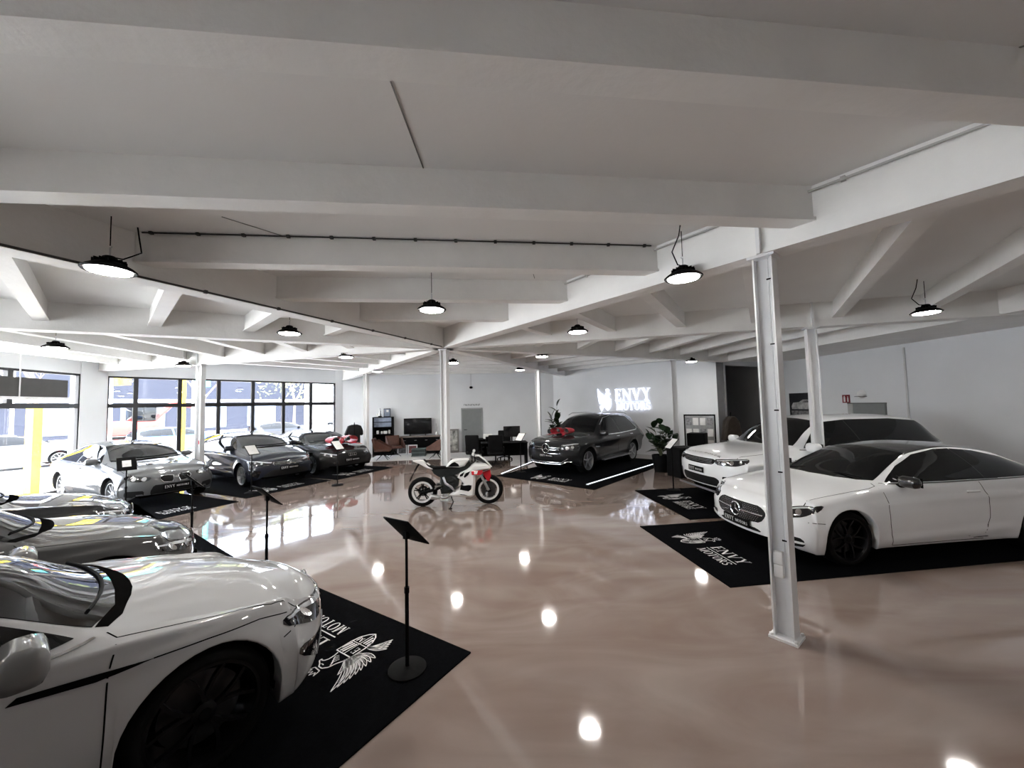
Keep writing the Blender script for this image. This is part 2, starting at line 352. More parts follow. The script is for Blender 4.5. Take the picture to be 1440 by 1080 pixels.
class Car:
    def __init__(s, sp): s.sp = sp; s.geom()
    def geom(s):
        sp = s.sp; fo, wb, ro = sp['fo'], sp['wb'], sp['ro']; R = sp['R']; zw = sp['r']
        top, sh, mw, rail = pchip(sp['top']), pchip(sp['sh']), pchip(sp['mw']), pchip(sp['rail'])
        lo = pchip(sp['lo']); zf, zb = fo, -(wb + ro); rn, rt = sp.get('rn', .12), sp.get('rt', .12)
        axl = [0., -wb]
        def zlow(x, arch):
            z = lo(x)
            if arch is not None:
                dx = min(R, abs(x - arch)); z = max(z, zw + sqrt(max(0, R * R - dx * dx)))
            return z
        xs = []
        x = zb + rt
        while x < zf - rn - .001:
            if all(abs(x - a) > R + .015 for a in axl): xs.append((x, None))
            x += sp.get('dx', .055)
        for a in axl:
            xs += [(a - R - .004, None), (a + R + .004, None)]
            for k in range(-9, 10): xs.append((a + R * sin(radians(k * 10)), a))
        xs.sort()
        st = []
        for k in range(6, 0, -1): q = radians(15 * k); st.append((zb + rt - rt * sin(q), None, rt * (1 - cos(q))))
        st += [(x, a, 0.) for x, a in xs]
        st.append((zf - rn, None, 0.))
        for k in range(1, 7): q = radians(15 * k); st.append((zf - rn + rn * sin(q), None, rn * (1 - cos(q))))
        NS = 18
        def section(x, arch):
            zl = zlow(x, arch); z0 = lo(x); zs, ws = sh(x); mwx, wbx = mw(x); zr, wr = rail(x); zt = top(x)
            def sy(z):
                t = (z - z0) / max(.05, zs - z0); tm = sp.get('tm', .55)
                y = mwx - (mwx - wbx) * max(0, 1 - t / tm)**2.2 if t < tm else mwx - (mwx - ws) * ((t - tm) / (1 - tm))**1.6
                for a in axl:
                    d = hypot(x - a, z - zw) - R
                    if d > -.02: y += sp.get('flare', .02) * math.exp(-(d / .075)**2)
                for (xa, xb, za, zb_, am, wd) in sp.get('crease', ()):
                    if xa - .3 < x < xb + .3:
                        zc = za + (zb_ - za) * (x - xa) / (xb - xa); f = sstep(xa - .3, xa, x) * (1 - sstep(xb, xb + .3, x)); dz = z - zc
                        y += f * am * (math.exp(-(dz / wd)**2) if dz > 0 else math.exp(-(dz / (wd * 2.2))**2))
                return y
            rs = sp.get('rs', .05); pts = [(max(.3, sy(zl) - .12), zl + .015), (sy(zl) - .012, zl), ]
            ztop_side = zs - rs
            for k in range(NS):
                u = k / (NS - 1); z = zl + .008 + (ztop_side - zl - .008) * u; pts.append((sy(z), z))
            p0 = Vector((sy(ztop_side), ztop_side)); Sx = Vector((ws, zs)); Rv = Vector((wr, zr)); dr = (Rv - Sx); Ld = max(dr.length, 1e-4); r1 = min(rs, Ld * .4)
            p1 = Sx + dr / Ld * r1
            for k in range(1, 6): t = k / 5; q = p0 * (1 - t)**2 + Sx * 2 * t * (1 - t) + p1 * t * t; pts.append((q.x, q.y))
            rc = min(sp.get('rr', .07), Ld * .4); p2 = Rv - dr / Ld * rc; cr = zt - zr
            nb = Vector((dr.y, -dr.x)).normalized() * (1 if dr.y > 0 else 1)
            for k in range(1, 9): t = k / 8; q = p1 + (p2 - p1) * t + nb * (.022 * min(1, max(0, dr.y) / .3) * sin(pi * t)); pts.append((q.x, q.y))
            y3 = wr - min(rc, wr * .3); p3 = Vector((y3, zt - cr * (y3 / wr)**2))
            for k in range(1, 6): t = k / 5; q = p2 * (1 - t)**2 + Rv * 2 * t * (1 - t) + p3 * t * t; pts.append((q.x, q.y))
            for k in range(1, 9): t = k / 8; y = y3 * (1 - t); pts.append((y, zt - cr * (y / wr)**2))
            return pts
        s.rows = None; V = []; s.st = st
        wid = sp['W']
        ff, fr = pchip(sp['facef']), pchip(sp['facer']); bowf, bowr = sp.get('bowf', .28), sp.get('bowr', .2); xbf, xbr = sp.get('xbf', R + .02), -(wb + R + .02)
        def deform(p):
            x, y, z = p
            if x > xbf: w = sstep(xbf, fo, x); x = x - w * (bowf * (abs(y) / wid)**sp.get('bp', 2.4) + ff(z))
            elif x < xbr: w = sstep(-xbr, -zb, -x); x = x + w * (bowr * (abs(y) / wid)**2.4 + fr(z))
            return (x, y, z)
        rows = []
        for x, a, ins in st:
            xq = min(max(x, zb + rt), zf - rn) if ins else x
            sec = section(xq, a)
            if ins:
                zlo, zhi = sec[1][1], sec[-1][1]; zc = (zlo + zhi) / 2; fy = 1 - ins / sec[8][0]; fz = 1 - ins / ((zhi - zlo) / 2)
                sec = [(y * fy, zc + (z - zc) * fz) for y, z in sec]
            rows.append((x, sec))
        J = len(rows[0][1])
        for x, sec in rows:
            V += [deform((x, y, z)) for y, z in sec] + [deform((x, -y, z)) for y, z in sec[-2::-1]]
        N2 = 2 * J - 1; F = []; C = []
        hood, roof, doors = sp.get('hood'), sp.get('roof'), sp.get('doors', [])
        js, jr = 2 + NS + 2, 2 + NS + 5 + 8 + 2
        tl = sp.get('trunk')
        for i in range(len(rows) - 1):
            xm = (rows[i][0] + rows[i + 1][0]) / 2
            for j in range(N2 - 1):
                F.append((i * N2 + j, i * N2 + j + 1, (i + 1) * N2 + j + 1, (i + 1) * N2 + j))
                jj = min(j, N2 - 2 - j); left = j < J - 1; c = 'body'
                if hood and hood[0] < xm < hood[1] and jj >= js + 1: c = 'hood'
                elif roof and roof[0] < xm < roof[1] and jj >= jr: c = 'roof'
                elif tl and tl[0] < xm < tl[1] and jj >= js + 2: c = 'trunk_lid'
                elif 2 <= jj < js:
                    for k, (da, db) in enumerate(doors):
                        if da < xm < db: c = ('doorL%d' if left else 'doorR%d') % k
                C.append(c)
        for base, fl in ((0, True), ((len(rows) - 1) * N2, False)):   # end caps
            x, sec = rows[0] if fl else rows[-1]; o = len(V); NC = 16
            for y, z in sec[1:]:
                for k in range(NC + 1): V.append(deform((x, y * (1 - 2 * k / NC), z)))
            for j in range(J - 2):
                for k in range(NC):
                    q = (o + j * (NC + 1) + k, o + j * (NC + 1) + k + 1, o + (j + 1) * (NC + 1) + k + 1, o + (j + 1) * (NC + 1) + k)
                    F.append(q[::-1] if fl else q); C.append('rear_bumper' if fl else 'front_bumper')
        # weld cap edges
        bm = bmesh.new(); vs = [bm.verts.new(v) for v in V]; lay = bm.faces.layers.int.new('c'); names = sorted(set(C)); idx = {n: i for i, n in enumerate(names)}
        for f, c in zip(F, C):
            try: fc = bm.faces.new([vs[i] for i in f]); fc[lay] = idx[c]; fc.smooth = True
            except ValueError: pass
        bmesh.ops.remove_doubles(bm, verts=bm.verts, dist=.0008)
        bmesh.ops.recalc_face_normals(bm, faces=bm.faces)
        bm.normal_update(); bm.verts.index_update()
        s.bvh = BVHTree.FromBMesh(bm)
        s.parts = {}
        for n in names:
            vm = {}; pv = []; pn = []; pf = []
            for f in bm.faces:
                if f[lay] != idx[n]: continue
                ids = []
                for v in f.verts:
                    if v.index not in vm: vm[v.index] = len(pv); pv.append(tuple(v.co)); pn.append(tuple(v.normal))
                    ids.append(vm[v.index])
                pf.append(ids)
            s.parts[n] = (pv, pf, pn)
        bm.free()
    def hit(s, p, d):
        d = Vector(d).normalized(); p = Vector(p); h = s.bvh.ray_cast(p - d * 4, d)
        return (h[0], h[1] if h[1].dot(d) < 0 else -h[1]) if h[0] is not None else None
    def patch(s, name, m, pts, d, off=.004, step=.035, smooth=1, thick=.012, parent=None):
        d = Vector(d).normalized(); e1 = d.cross(Vector((0, 0, 1))); e1 = e1.normalized() if e1.length > .2 else Vector((0, 1, 0)); e2 = e1.cross(d).normalized()
        P = [(Vector(p).dot(e1), Vector(p).dot(e2)) for p in pts]
        for _ in range(smooth):
            Q = []
            for i in range(len(P)):
                a, b = P[i], P[(i + 1) % len(P)]; L = hypot(a[0] - b[0], a[1] - b[1]); t = min(.25, .03 / max(L, 1e-5)) if smooth == 1 else .25
                Q += [(a[0] + (b[0] - a[0]) * t, a[1] + (b[1] - a[1]) * t), (b[0] + (a[0] - b[0]) * t, b[1] + (a[1] - b[1]) * t)]
            P = Q
        Q = []
        for i in range(len(P)):
            a, b = P[i], P[(i + 1) % len(P)]; n = max(1, int(hypot(a[0] - b[0], a[1] - b[1]) / step))
            Q += [(a[0] + (b[0] - a[0]) * k / n, a[1] + (b[1] - a[1]) * k / n) for k in range(n)]
        P = Q; n0 = len(P)
        def inside(u, v):
            r = False
            for i in range(n0):
                (x1, y1), (x2, y2) = P[i], P[i - 1]
                if (y1 > v) != (y2 > v) and u < (x2 - x1) * (v - y1) / (y2 - y1) + x1: r = not r
            return r
        us, vs_ = [p[0] for p in P], [p[1] for p in P]; G = []
        u = min(us) + step * .5
        while u < max(us):
            v = min(vs_) + step * .5
            while v < max(vs_):
                if inside(u, v) and min((p[0] - u)**2 + (p[1] - v)**2 for p in P) > (step * .45)**2: G.append((u, v))
                v += step
            u += step
        r = delaunay_2d_cdt([Vector(p) for p in P + G], [(i, (i + 1) % n0) for i in range(n0)], [], 1, 1e-5)
        vv, ff = r[0], r[2]; H = []
        for p in vv: H.append(s.hit(e1 * p[0] + e2 * p[1], d))
        good = [f for f in ff if all(H[i] is not None for i in f)]
        if not good: return None
        use = sorted({i for f in good for i in f}); mp = {i: k for k, i in enumerate(use)}
        V = [H[i][0] + H[i][1] * off for i in use]; F = []
        for f in good:
            a, b, c = [V[mp[i]] for i in f[:3]]; q = tuple(mp[i] for i in f)
            F.append(q if (b - a).cross(c - a).dot(d) < 0 else q[::-1])
        ec = {}
        for f in F:
            for i in range(len(f)): ec[(f[i], f[(i + 1) % len(f)])] = 1
        be = [(a, b) for a, b in ec if (b, a) not in ec]; o = len(V); bmap = {}
        for a, b in be:
            for q in (a, b):
                if q not in bmap: bmap[q] = len(V); V.append(H[use[q]][0] - H[use[q]][1] * thick)
            F.append((b, a, bmap[a], bmap[b]))
        mb = MB(); mb.add(V, F); ob = mb.build(name, m, parent or s.root, 35); return ob
    def both(s, name, m, pts, d, **k):
        a = s.patch(name, m, pts, d, **k); b = s.patch(name, m, [(p[0], -p[1], p[2]) for p in pts], (d[0], -d[1], d[2]), **k); return a, b
    def ribbon(s, lines, w=.006, off=.0012, name='panel_gap', m='dark_void', parent=None, flat=True):
        mb = MB()
        for pts, d in lines:
            d = Vector(d).normalized(); P = []
            for i in range(len(pts) - 1):
                a, b = Vector(pts[i]), Vector(pts[i + 1]); n = max(1, int((b - a).length / .04)); P += [a + (b - a) * k / n for k in range(n)]
            P.append(Vector(pts[-1])); Hs = [s.hit(p, d) for p in P]; Hs = [h for h in Hs if h]
            if len(Hs) < 2: continue
            V = []
            for i, h in enumerate(Hs):
                t = (Hs[min(i + 1, len(Hs) - 1)][0] - Hs[max(i - 1, 0)][0]); sd = t.cross(h[1]); sd = sd.normalized() * w / 2 if sd.length > 1e-7 else Vector((0, w / 2, 0))
                V += [h[0] + sd + h[1] * off, h[0] - sd + h[1] * off, h[0] - sd - h[1] * .006, h[0] + sd - h[1] * .006]
            F = []
            for i in range(len(Hs) - 1):
                a, b = 4 * i, 4 * i + 4; F += [(a, b, b + 1, a + 1), (a + 1, b + 1, b + 2, a + 2), (a + 3, b + 3, b, a)]
            mb.add(V, F)
        return mb.build(name, m, parent or s.root, 40) if mb.f else None
    def sides(s, lines):  # mirror side lines
        out = []
        for pts, d in lines: out += [(pts, d), ([(p[0], -p[1], p[2]) for p in pts], (d[0], -d[1], d[2]))]
        return out

def make_wheel(r, w, rimr, spokes, rim_m, style='Y', tyre_name='wheel'):
    RX = Matrix.Rotation(radians(-90), 3, 'X')   # lathe axis z -> +y (outboard)
    t = MB(); h = w / 2
    t.lathe([(rimr - .012, -h * .8), (rimr + .01, -h), (r - .03, -h * 1.0), (r - .006, -h * .8), (r, -h * .4), (r, h * .4), (r - .006, h * .8), (r - .03, h), (rimr + .012, h), (rimr - .012, h * .82)], R=RX, n=48, cap=False)
    wh = t.build('wheel', 'rubber', None, 50)
    b = MB(); b.lathe([(rimr + .008, h * .86), (rimr + .006, h * .96), (rimr - .01, h * .95), (rimr - .022, h * .7), (rimr - .035, -h * .8)], R=RX, n=48, cap=False)
    b.lathe([(.055, h * .35), (.06, h * .72), (.045, h * .78), (.001, h * .8)], R=RX, n=20)
    for k in range(spokes):
        a0 = 2 * pi * k / spokes
        for sgn in ((-1, 1) if style in 'YV' else (0,)):
            spread = .17 * sgn if style == 'Y' else .10 * sgn
            for seg in range(3):
                ra, rb = .045 + (rimr - .065) * seg / 3, .045 + (rimr - .065) * (seg + 1) / 3
                A0, A1 = a0 + spread * (seg / 3) * (2.2 if style == 'Y' else 1.2), a0 + spread * ((seg + 1) / 3) * (2.2 if style == 'Y' else 1.2)
                ya, yb = h * (.7 + .08 * seg / 3), h * (.7 + .08 * (seg + 1) / 3); wd = (.018 if style in 'YV' else .034)
                pa, pb = Vector((ra * sin(A0), ya, ra * cos(A0))), Vector((rb * sin(A1), yb, rb * cos(A1)))
                tn = (pb - pa).normalized(); sd = tn.cross(Vector((0, 1, 0))).normalized() * wd / 2; dp = Vector((0, .035, 0)); tp = Vector((0, .006, 0))
                vs = [pa - sd, pa + sd, pb + sd, pb - sd]
                b.add(vs + [v - dp for v in vs], [(0, 1, 2, 3), (7, 6, 5, 4), (0, 4, 5, 1), (1, 5, 6, 2), (2, 6, 7, 3), (3, 7, 4, 0)])
    b.build('rim', rim_m, wh, 35)
    d = MB(); d.lathe([(.06, -.02), (rimr * .74, -.02), (rimr * .74, .005), (.06, .005)], R=RX, n=36); d.build('brake_disc', 'disc_steel', wh, 30)
    c = MB(); c.lathe([(.032, h * .80), (.03, h * .835), (.001, h * .84)], R=RX, n=20); c.build('centre_cap', 'black' if rim_m == 'rim_black' else 'alu', wh, 40)
    return wh

def finish_car(s, name, label, paint_m, pose, sp, group=None, roof_m=None, wheels=(True, True, True, True)):
    """panels, wheels, liners common to every car"""
    root = s.root
    for n, (pv, pf, pn) in s.parts.items():
        nm = 'door' if n.startswith('door') else n
        mm = roof_m if (n == 'roof' and roof_m) else paint_m
        me = bpy.data.meshes.new(nm); me.from_pydata(pv, [], pf); me.materials.append(mm if not isinstance(mm, str) else M[mm])
        me.polygons.foreach_set('use_smooth', [True] * len(pf)); me.update()
        me.normals_split_custom_set_from_vertices(pn)
        o = bpy.data.objects.new(nm, me); COL.objects.link(o); o.parent = root
    wb, R, r, W = sp['wb'], sp['R'], sp['r'], sp['W']
    RX = Matrix.Rotation(radians(-90), 3, 'X')
    for xa in (0, -wb):
        for sg in (1, -1):
            l = MB()
            vs = []; n = 18; y0, y1 = sg * (W - .10), sg * (W - .36)
            for k in range(n + 1):
                a = pi * 1.16 * k / n - pi * .08
                vs += [(xa + (R + .006) * cos(a), y0, max(.19, r + (R + .006) * sin(a))), (xa + (R + .006) * cos(a), y1, max(.19, r + (R + .006) * sin(a)))]
            l.add(vs, [(2 * k, 2 * k + 1, 2 * k + 3, 2 * k + 2) for k in range(n)])
            l.add([vs[2 * k + 1] for k in range(n + 1)] + [(xa, y1, .2)], [(k, k + 1, n + 1) for k in range(n)])
            l.build('wheel_arch_liner', 'dark_void', root)
    u = MB(); u.box(((sp['fo'] - wb - sp['ro']) / 2, 0, .26), (sp['fo'] + wb + sp['ro'] - .7, 2 * (W - .38), .1))
    u.box((-wb / 2, 0, .235), (wb - 2 * R - .1, 2 * (W - .13), .06)); u.build('underbody', 'dark_void', root)
    wt = sp.get('wheel'); wh = make_wheel(*wt); first = True
    for xa in (0, -wb):
        for sg in (1, -1):
            o = wh if first else copy_tree(wh); first = False; o.parent = root
            o.location = (xa, sg * (W - wt[1] / 2 - .035), r); o.rotation_euler = (0, radians(17 * (xa != 0)), 0 if sg > 0 else pi)
    return root
def new_car(name, label, sp, pose):
    c = Car(sp); c.root = empty(name, (pose[0], pose[1], 0), radians(pose[2]), label, 'car'); return c

def side_mirror(c, x, y, z, m, dark='black', big=1.):
    for sg in (1, -1):
        b = MB(); b.rbox((x, sg * (y + .10 * big), z), (.13 * big, .23 * big, .145 * big), .055, n=4); o = b.build('side_mirror', m, c.root, 50)
        k = MB(); k.tube([(x + .02, sg * (y - .06), z - .07 * big), (x, sg * (y + .04), z - .055 * big)], [.03, .022], 8); k.rbox((x - .062 * big, sg * (y + .10 * big), z), (.01, .2 * big, .12 * big), .02); k.build('mirror_foot', dark, o, 40)
def handle(c, pts, z, m):
    for x, zz in pts:
        for sg in (1, -1):
            h = c.hit((x, sg, zz), (0, -sg, 0))
            if h: b = MB(); b.rbox(h[0] + h[1] * .022, (.2, .022, .028), .01); b.build('door_handle', m, c.root, 50)
# ---------------------------------------------------------------- badges and plates
def front_x(c, y, z, d=-1):
    h = c.hit((0, y, z), (d, 0, 0)); return h[0].x if h else (c.sp['fo'] if d < 0 else -(c.sp['wb'] + c.sp['ro']))
def plate(c, z, y=0., w=.52, h=.11, txt=('ENVY', 'MOTORS')):
    x = max(front_x(c, y, z + h / 2), front_x(c, y, z - h / 2)) + .012
    b = MB(); b.rbox((x, y, z), (.014, w, h), .006); o = b.build('licence_plate', 'black', c.root, 40)
    t = MB(); put = lambda u, v: (x + .0085, y + w / 2 - u, z - h / 2 + v) if False else (x + .0085, y - w / 2 + u, z - h / 2 + v)
    word(t, txt[0], put, h * .55, w * .06, h * .22, fw=w * .36); word(t, txt[1], put, h * .34, w * .48, h * .3, fw=w * .46); t.build('lettering', 'white_ink', o)
def ring_mb(b, c, r, t, n=28, ax='x'):
    P = [(c[0], c[1] + r * cos(2 * pi * k / n), c[2] + r * sin(2 * pi * k / n)) for k in range(n)]; b.tube(P, t, 6, closed=True)
def star(c, z, r, y=0.):
    x = front_x(c, y, z) + .02; b = MB(); ring_mb(b, (x, y, z), r, r * .12)
    for k in range(3):
        a = pi / 2 + k * 2 * pi / 3; p = Vector((x, y + r * cos(a), z + r * sin(a))); o = Vector((x, y, z)); s = Vector((0, -sin(a), cos(a))) * r * .17
        b.add([o - s, p, o + s, o + Vector((.012, 0, 0)), o - Vector((.01, 0, 0))], [(0, 1, 3), (1, 2, 3), (2, 1, 4), (1, 0, 4)])
    k = b.build('star_emblem', 'chrome', c.root, 40)
def bars(c, name, m, zs, ys, t=.012, off=.012, dx=0.):
    b = MB()
    for z, (ya, yb) in zip(zs, ys):
        P = []
        n = max(4, int(abs(yb - ya) / .06))
        for k in range(n + 1):
            y = ya + (yb - ya) * k / n; P.append((front_x(c, y, z) + off, y, z))
        b.tube(P, t, 6)
    return b.build(name, m, c.root, 40)
def sym(pts): return pts + [(p[0], -p[1], p[2]) for p in pts[::-1]]
DN, FR, SD = (0, 0, -1), (-1, 0, 0), (0, -1, 0)
DG = (-.75, -.66, 0)
MG = paint('mirror_grey', (.13, .13, .13)); PW = paint('white_paint', (.79, .805, .82)); PG = paint('pearl_white_paint', (.39, .395, .40), .25); PS = paint('silver_paint', (.11, .115, .12), .3, .5)
PSG = paint('grey_paint', (.04, .04, .04), .25, .5); PB = paint('black_paint', (.008, .008, .009), .2); PD = paint('graphite_paint', (.016, .017, .019), .22, .4); PBL = paint('deep_blue_black_paint', (.008, .010, .018), .2)

# ---------------------------------------------------------------- two-door white coupe
def coupe(pose, label):
    sp = dict(fo=.85, wb=2.873, ro=1.10, W=.93, R=.372, r=.335, rn=.10, rt=.12,
        top=[(.85, .735), (.6, .83), (.2, .92), (-.30, .985), (-.42, 1.02), (-.85, 1.22), (-1.28, 1.375), (-1.9, 1.425), (-2.6, 1.37), (-3.2, 1.17), (-3.62, 1.02), (-3.97, .95)],
        sh=[(.85, .665, .80), (.5, .775, .85), (0, .855, .885), (-.6, .925, .875), (-1.5, .955, .875), (-2.6, .965, .895), (-3.3, .965, .86), (-3.97, .90, .78)],
        mw=[(.85, .92, .88), (0, .925, .87), (-1.4, .915, .86), (-2.9, .935, .88), (-3.97, .90, .85)],
        rail=[(.85, .71, .66), (.5, .81, .70), (0, .895, .72), (-.45, .955, .72), (-.62, .985, .715), (-1.0, 1.17, .635), (-1.38, 1.32, .575), (-1.9, 1.375, .565), (-2.6, 1.30, .57), (-3.2, 1.08, .635), (-3.6, .985, .66), (-3.97, .92, .66)],
        lo=[(.85, .19), (.4, .17), (-.5, .19), (-2.4, .19), (-3.97, .25)],
        facef=[(.1, .10), (.3, .01), (.5, .0), (.62, .03), (.74, .12), (.85, .22)], facer=[(.2, .1), (.5, 0), (.8, .04), (.95, .12)], bowf=.30,
        hood=(-.46, .72), roof=(-1.24, -2.75)[::-1], doors=[(-1.98, -.56)], trunk=(-3.9, -3.55), flare=.018,
        crease=[(-3.2, -.5, .80, .76, .012, .02), (-2.2, -.6, .36, .30, .016, .03)], wheel=(.335, .245, .262, 5, 'rim_black', 'Y'))
    c = new_car('coupe_car', label, sp, pose)
    finish_car(c, '', label, PW, pose, sp, roof_m='gloss_black')
    c.patch('windshield', 'car_glass', [(-.36, .0, 1), (-.40, .36, 1), (-.50, .58, 1), (-.62, .685, 1), (-1.30, .545, 1), (-1.24, .3, 1), (-1.225, 0, 1), (-1.24, -.3, 1), (-1.30, -.545, 1), (-.62, -.685, 1), (-.50, -.58, 1), (-.40, -.36, 1)], DN, smooth=0)
    c.patch('rear_window', 'car_glass', sym([(-2.72, .48, 1), (-3.35, .54, 1)]), DN)
    c.both('pillar_cover', 'gloss_black', [(-1.8, 1, 1.352), (-2.2, 1, 1.335), (-2.35, 1, 1.20), (-2.3, 1, .985), (-1.9, 1, .985)], SD, off=.002, smooth=0)
    c.both('side_window', 'car_glass', [(-.70, 1, .985), (-1.02, 1, 1.16), (-1.36, 1, 1.295), (-1.75, 1, 1.355), (-1.98, 1, 1.355), (-2.10, 1, .99), (-1.5, 1, .982)], SD, smooth=0)
    c.both('quarter_window', 'car_glass', [(-2.0, 1, 1.353), (-2.35, 1, 1.315), (-2.75, 1, 1.22), (-3.15, 1, 1.06), (-3.25, 1, 1.005), (-3.1, 1, .995), (-2.12, 1, .99)], SD, smooth=0)
    c.ribbon(c.sides([([(-.62, 1, .972), (-1.5, 1, .968), (-2.4, 1, .976), (-3.28, 1, .99)], SD)]), .014, .004, 'window_trim', 'gloss_black')
    a, b = c.both('headlight', 'lens_dark', [(.80, .54, .665), (.70, .68, .705), (.52, .80, .742), (.34, .90, .770), (.40, .90, .705), (.56, .82, .625), (.74, .66, .585), (.80, .56, .59)], DG)
    for h in (a, b):
        sg = 1 if h is a else -1
        if h:
            c.patch('light_strip', 'lens_clear', [(p[0], sg * p[1], p[2]) for p in [(.76, .60, .678), (.60, .75, .717), (.44, .85, .742), (.44, .85, .728), (.60, .75, .70), (.76, .60, .66)]], (DG[0], sg * DG[1], 0), off=.008, parent=h)
            for (x, y, z, r) in ((.70, .66, .638, .034), (.58, .77, .672, .034)):
                c.patch('lamp_lens', 'chrome', [(x + r * .7 * sin(k), sg * (y - r * .7 * sin(k)), z + r * cos(k)) for k in [2 * pi * q / 10 for q in range(10)]], (DG[0], sg * DG[1], 0), off=.009, step=.02, parent=h)
    g = c.patch('grille', 'grille_mesh', sym([(.85, .36, .655), (.85, .455, .60), (.85, .47, .54), (.85, .40, .445), (.85, .2, .425)]), FR, off=.004)
    bars(c, 'grille_bar', 'chrome', [.545, .545], [(.10, .44), (-.44, -.10)], .009)
    st = MB()
    for i in range(9):
        for j in range(-13, 14):
            z = .445 + i * .024; y = (j + .5 * (i % 2)) * .033
            if abs(y) < .40 - abs(z - .54) * .5 and hypot(y, z - .545) > .11: st.box((front_x(c, y, z) + .008, y, z), (.012, .014, .008))
    st.build('grille_stud_pattern', 'chrome', c.root)
    o = c.root
    star(c, .545, .092)
    c.patch('lower_intake', 'grille_mesh', sym([(.85, .34, .36), (.85, .52, .26), (.85, .60, .20), (.85, .2, .195)]), FR)
    c.both('side_intake', 'grille_mesh', [(.8, .56, .40), (.6, .84, .37), (.6, .86, .27), (.8, .62, .25)], (-.85, -.5, 0))
    plate(c, .385)
    c.both('bumper_blade', PW, [(.8, .50, .345), (.6, .86, .325), (.6, .86, .305), (.8, .50, .315)], (-.85, -.5, 0), off=.018)
    c.both('tail_light', 'tail_red', [(-3.9, .4, .80), (-3.7, .82, .86), (-3.6, .86, .80), (-3.8, .7, .70), (-3.9, .45, .72)], (.75, -.66, 0))
    c.ribbon(c.sides([([(.66, .70, 1), (.4, .77, 1), (0, .80, 1), (-.40, .815, 1), (-.52, .79, 1), (-.545, .72, 1)], DN), ([(-.52, 1, .93), (-.555, 1, .8), (-.56, 1, .5), (-.60, 1, .23)], SD), ([(-1.98, 1, .955), (-2.06, 1, .75), (-2.05, 1, .5), (-1.98, 1, .3)], SD), ([(-.60, 1, .225), (-1.98, 1, .225)], SD), ([(.37, 1, .56), (.55, 1, .57)], SD)]), .007)
    side_mirror(c, -.82, .86, 1.015, 'gloss_black'); handle(c, [(-1.83, .84)], 0, PW)
    b = MB()
    for y0, y1 in ((.05, .62), (-.55, .10)): b.tube([(-.44, y0, 1.0), (-.50, (y0 + y1) / 2, 1.045), (-.52, y1, 1.03)], .008, 6)
    b.build('wiper', 'black', c.root, 40)
    return c
def headlights(c, pts, strip=None, lens=(), d=DG):
    hs = c.both('headlight', 'lens_dark', pts, d, smooth=1)
    for h, sg in zip(hs, (1, -1)):
        if not h: continue
        dd = (d[0], sg * d[1], d[2])
        if strip: c.patch('light_strip', 'lens_clear', [(p[0], sg * p[1], p[2]) for p in strip], dd, off=.008, step=.03, parent=h, smooth=0)
        for (x, y, z, r) in lens:
            e = Vector((-d[1], d[0], 0)).normalized()
            c.patch('lamp_lens', 'chrome', [(x + e.x * r * sin(k), sg * (y + e.y * r * sin(k)), z + r * cos(k)) for k in [2 * pi * q / 10 for q in range(10)]], dd, off=.009, step=.02, parent=h, smooth=0)
    return hs
def glazing(c, ws, rear, sides_, trim=None, trim_m='gloss_black', tw=.016):
    c.patch('windshield', 'car_glass', ws[:-1] + [ws[-1]] + [(p[0], -p[1], p[2]) for p in ws[::-1] if p[1] != 0] if ws[0][1] == 0 else sym(ws), DN, smooth=0)
    if rear: c.patch('rear_window', 'car_glass', sym(rear), (.7, 0, -.7))
    for n, w in sides_: c.both(n, 'car_glass', w, SD, smooth=0)
    if trim: c.ribbon(c.sides([(t, SD) for t in trim]), tw, .005, 'window_trim', trim_m)
def WS(cx, mx, co, tx, ty, tc):   # windshield half outline: centre bottom, mid bottom, corner, top corner, top centre
    return [(cx, 0, 1), (cx * .85 + mx * .15, .2, 1), mx and (mx, .45, 1), (co[0] * .55 + mx * .45, co[1] * .86, 1), (co[0], co[1], 1), (tx, ty, 1), (tc - .02, ty * .55, 1), (tc, 0, 1)]

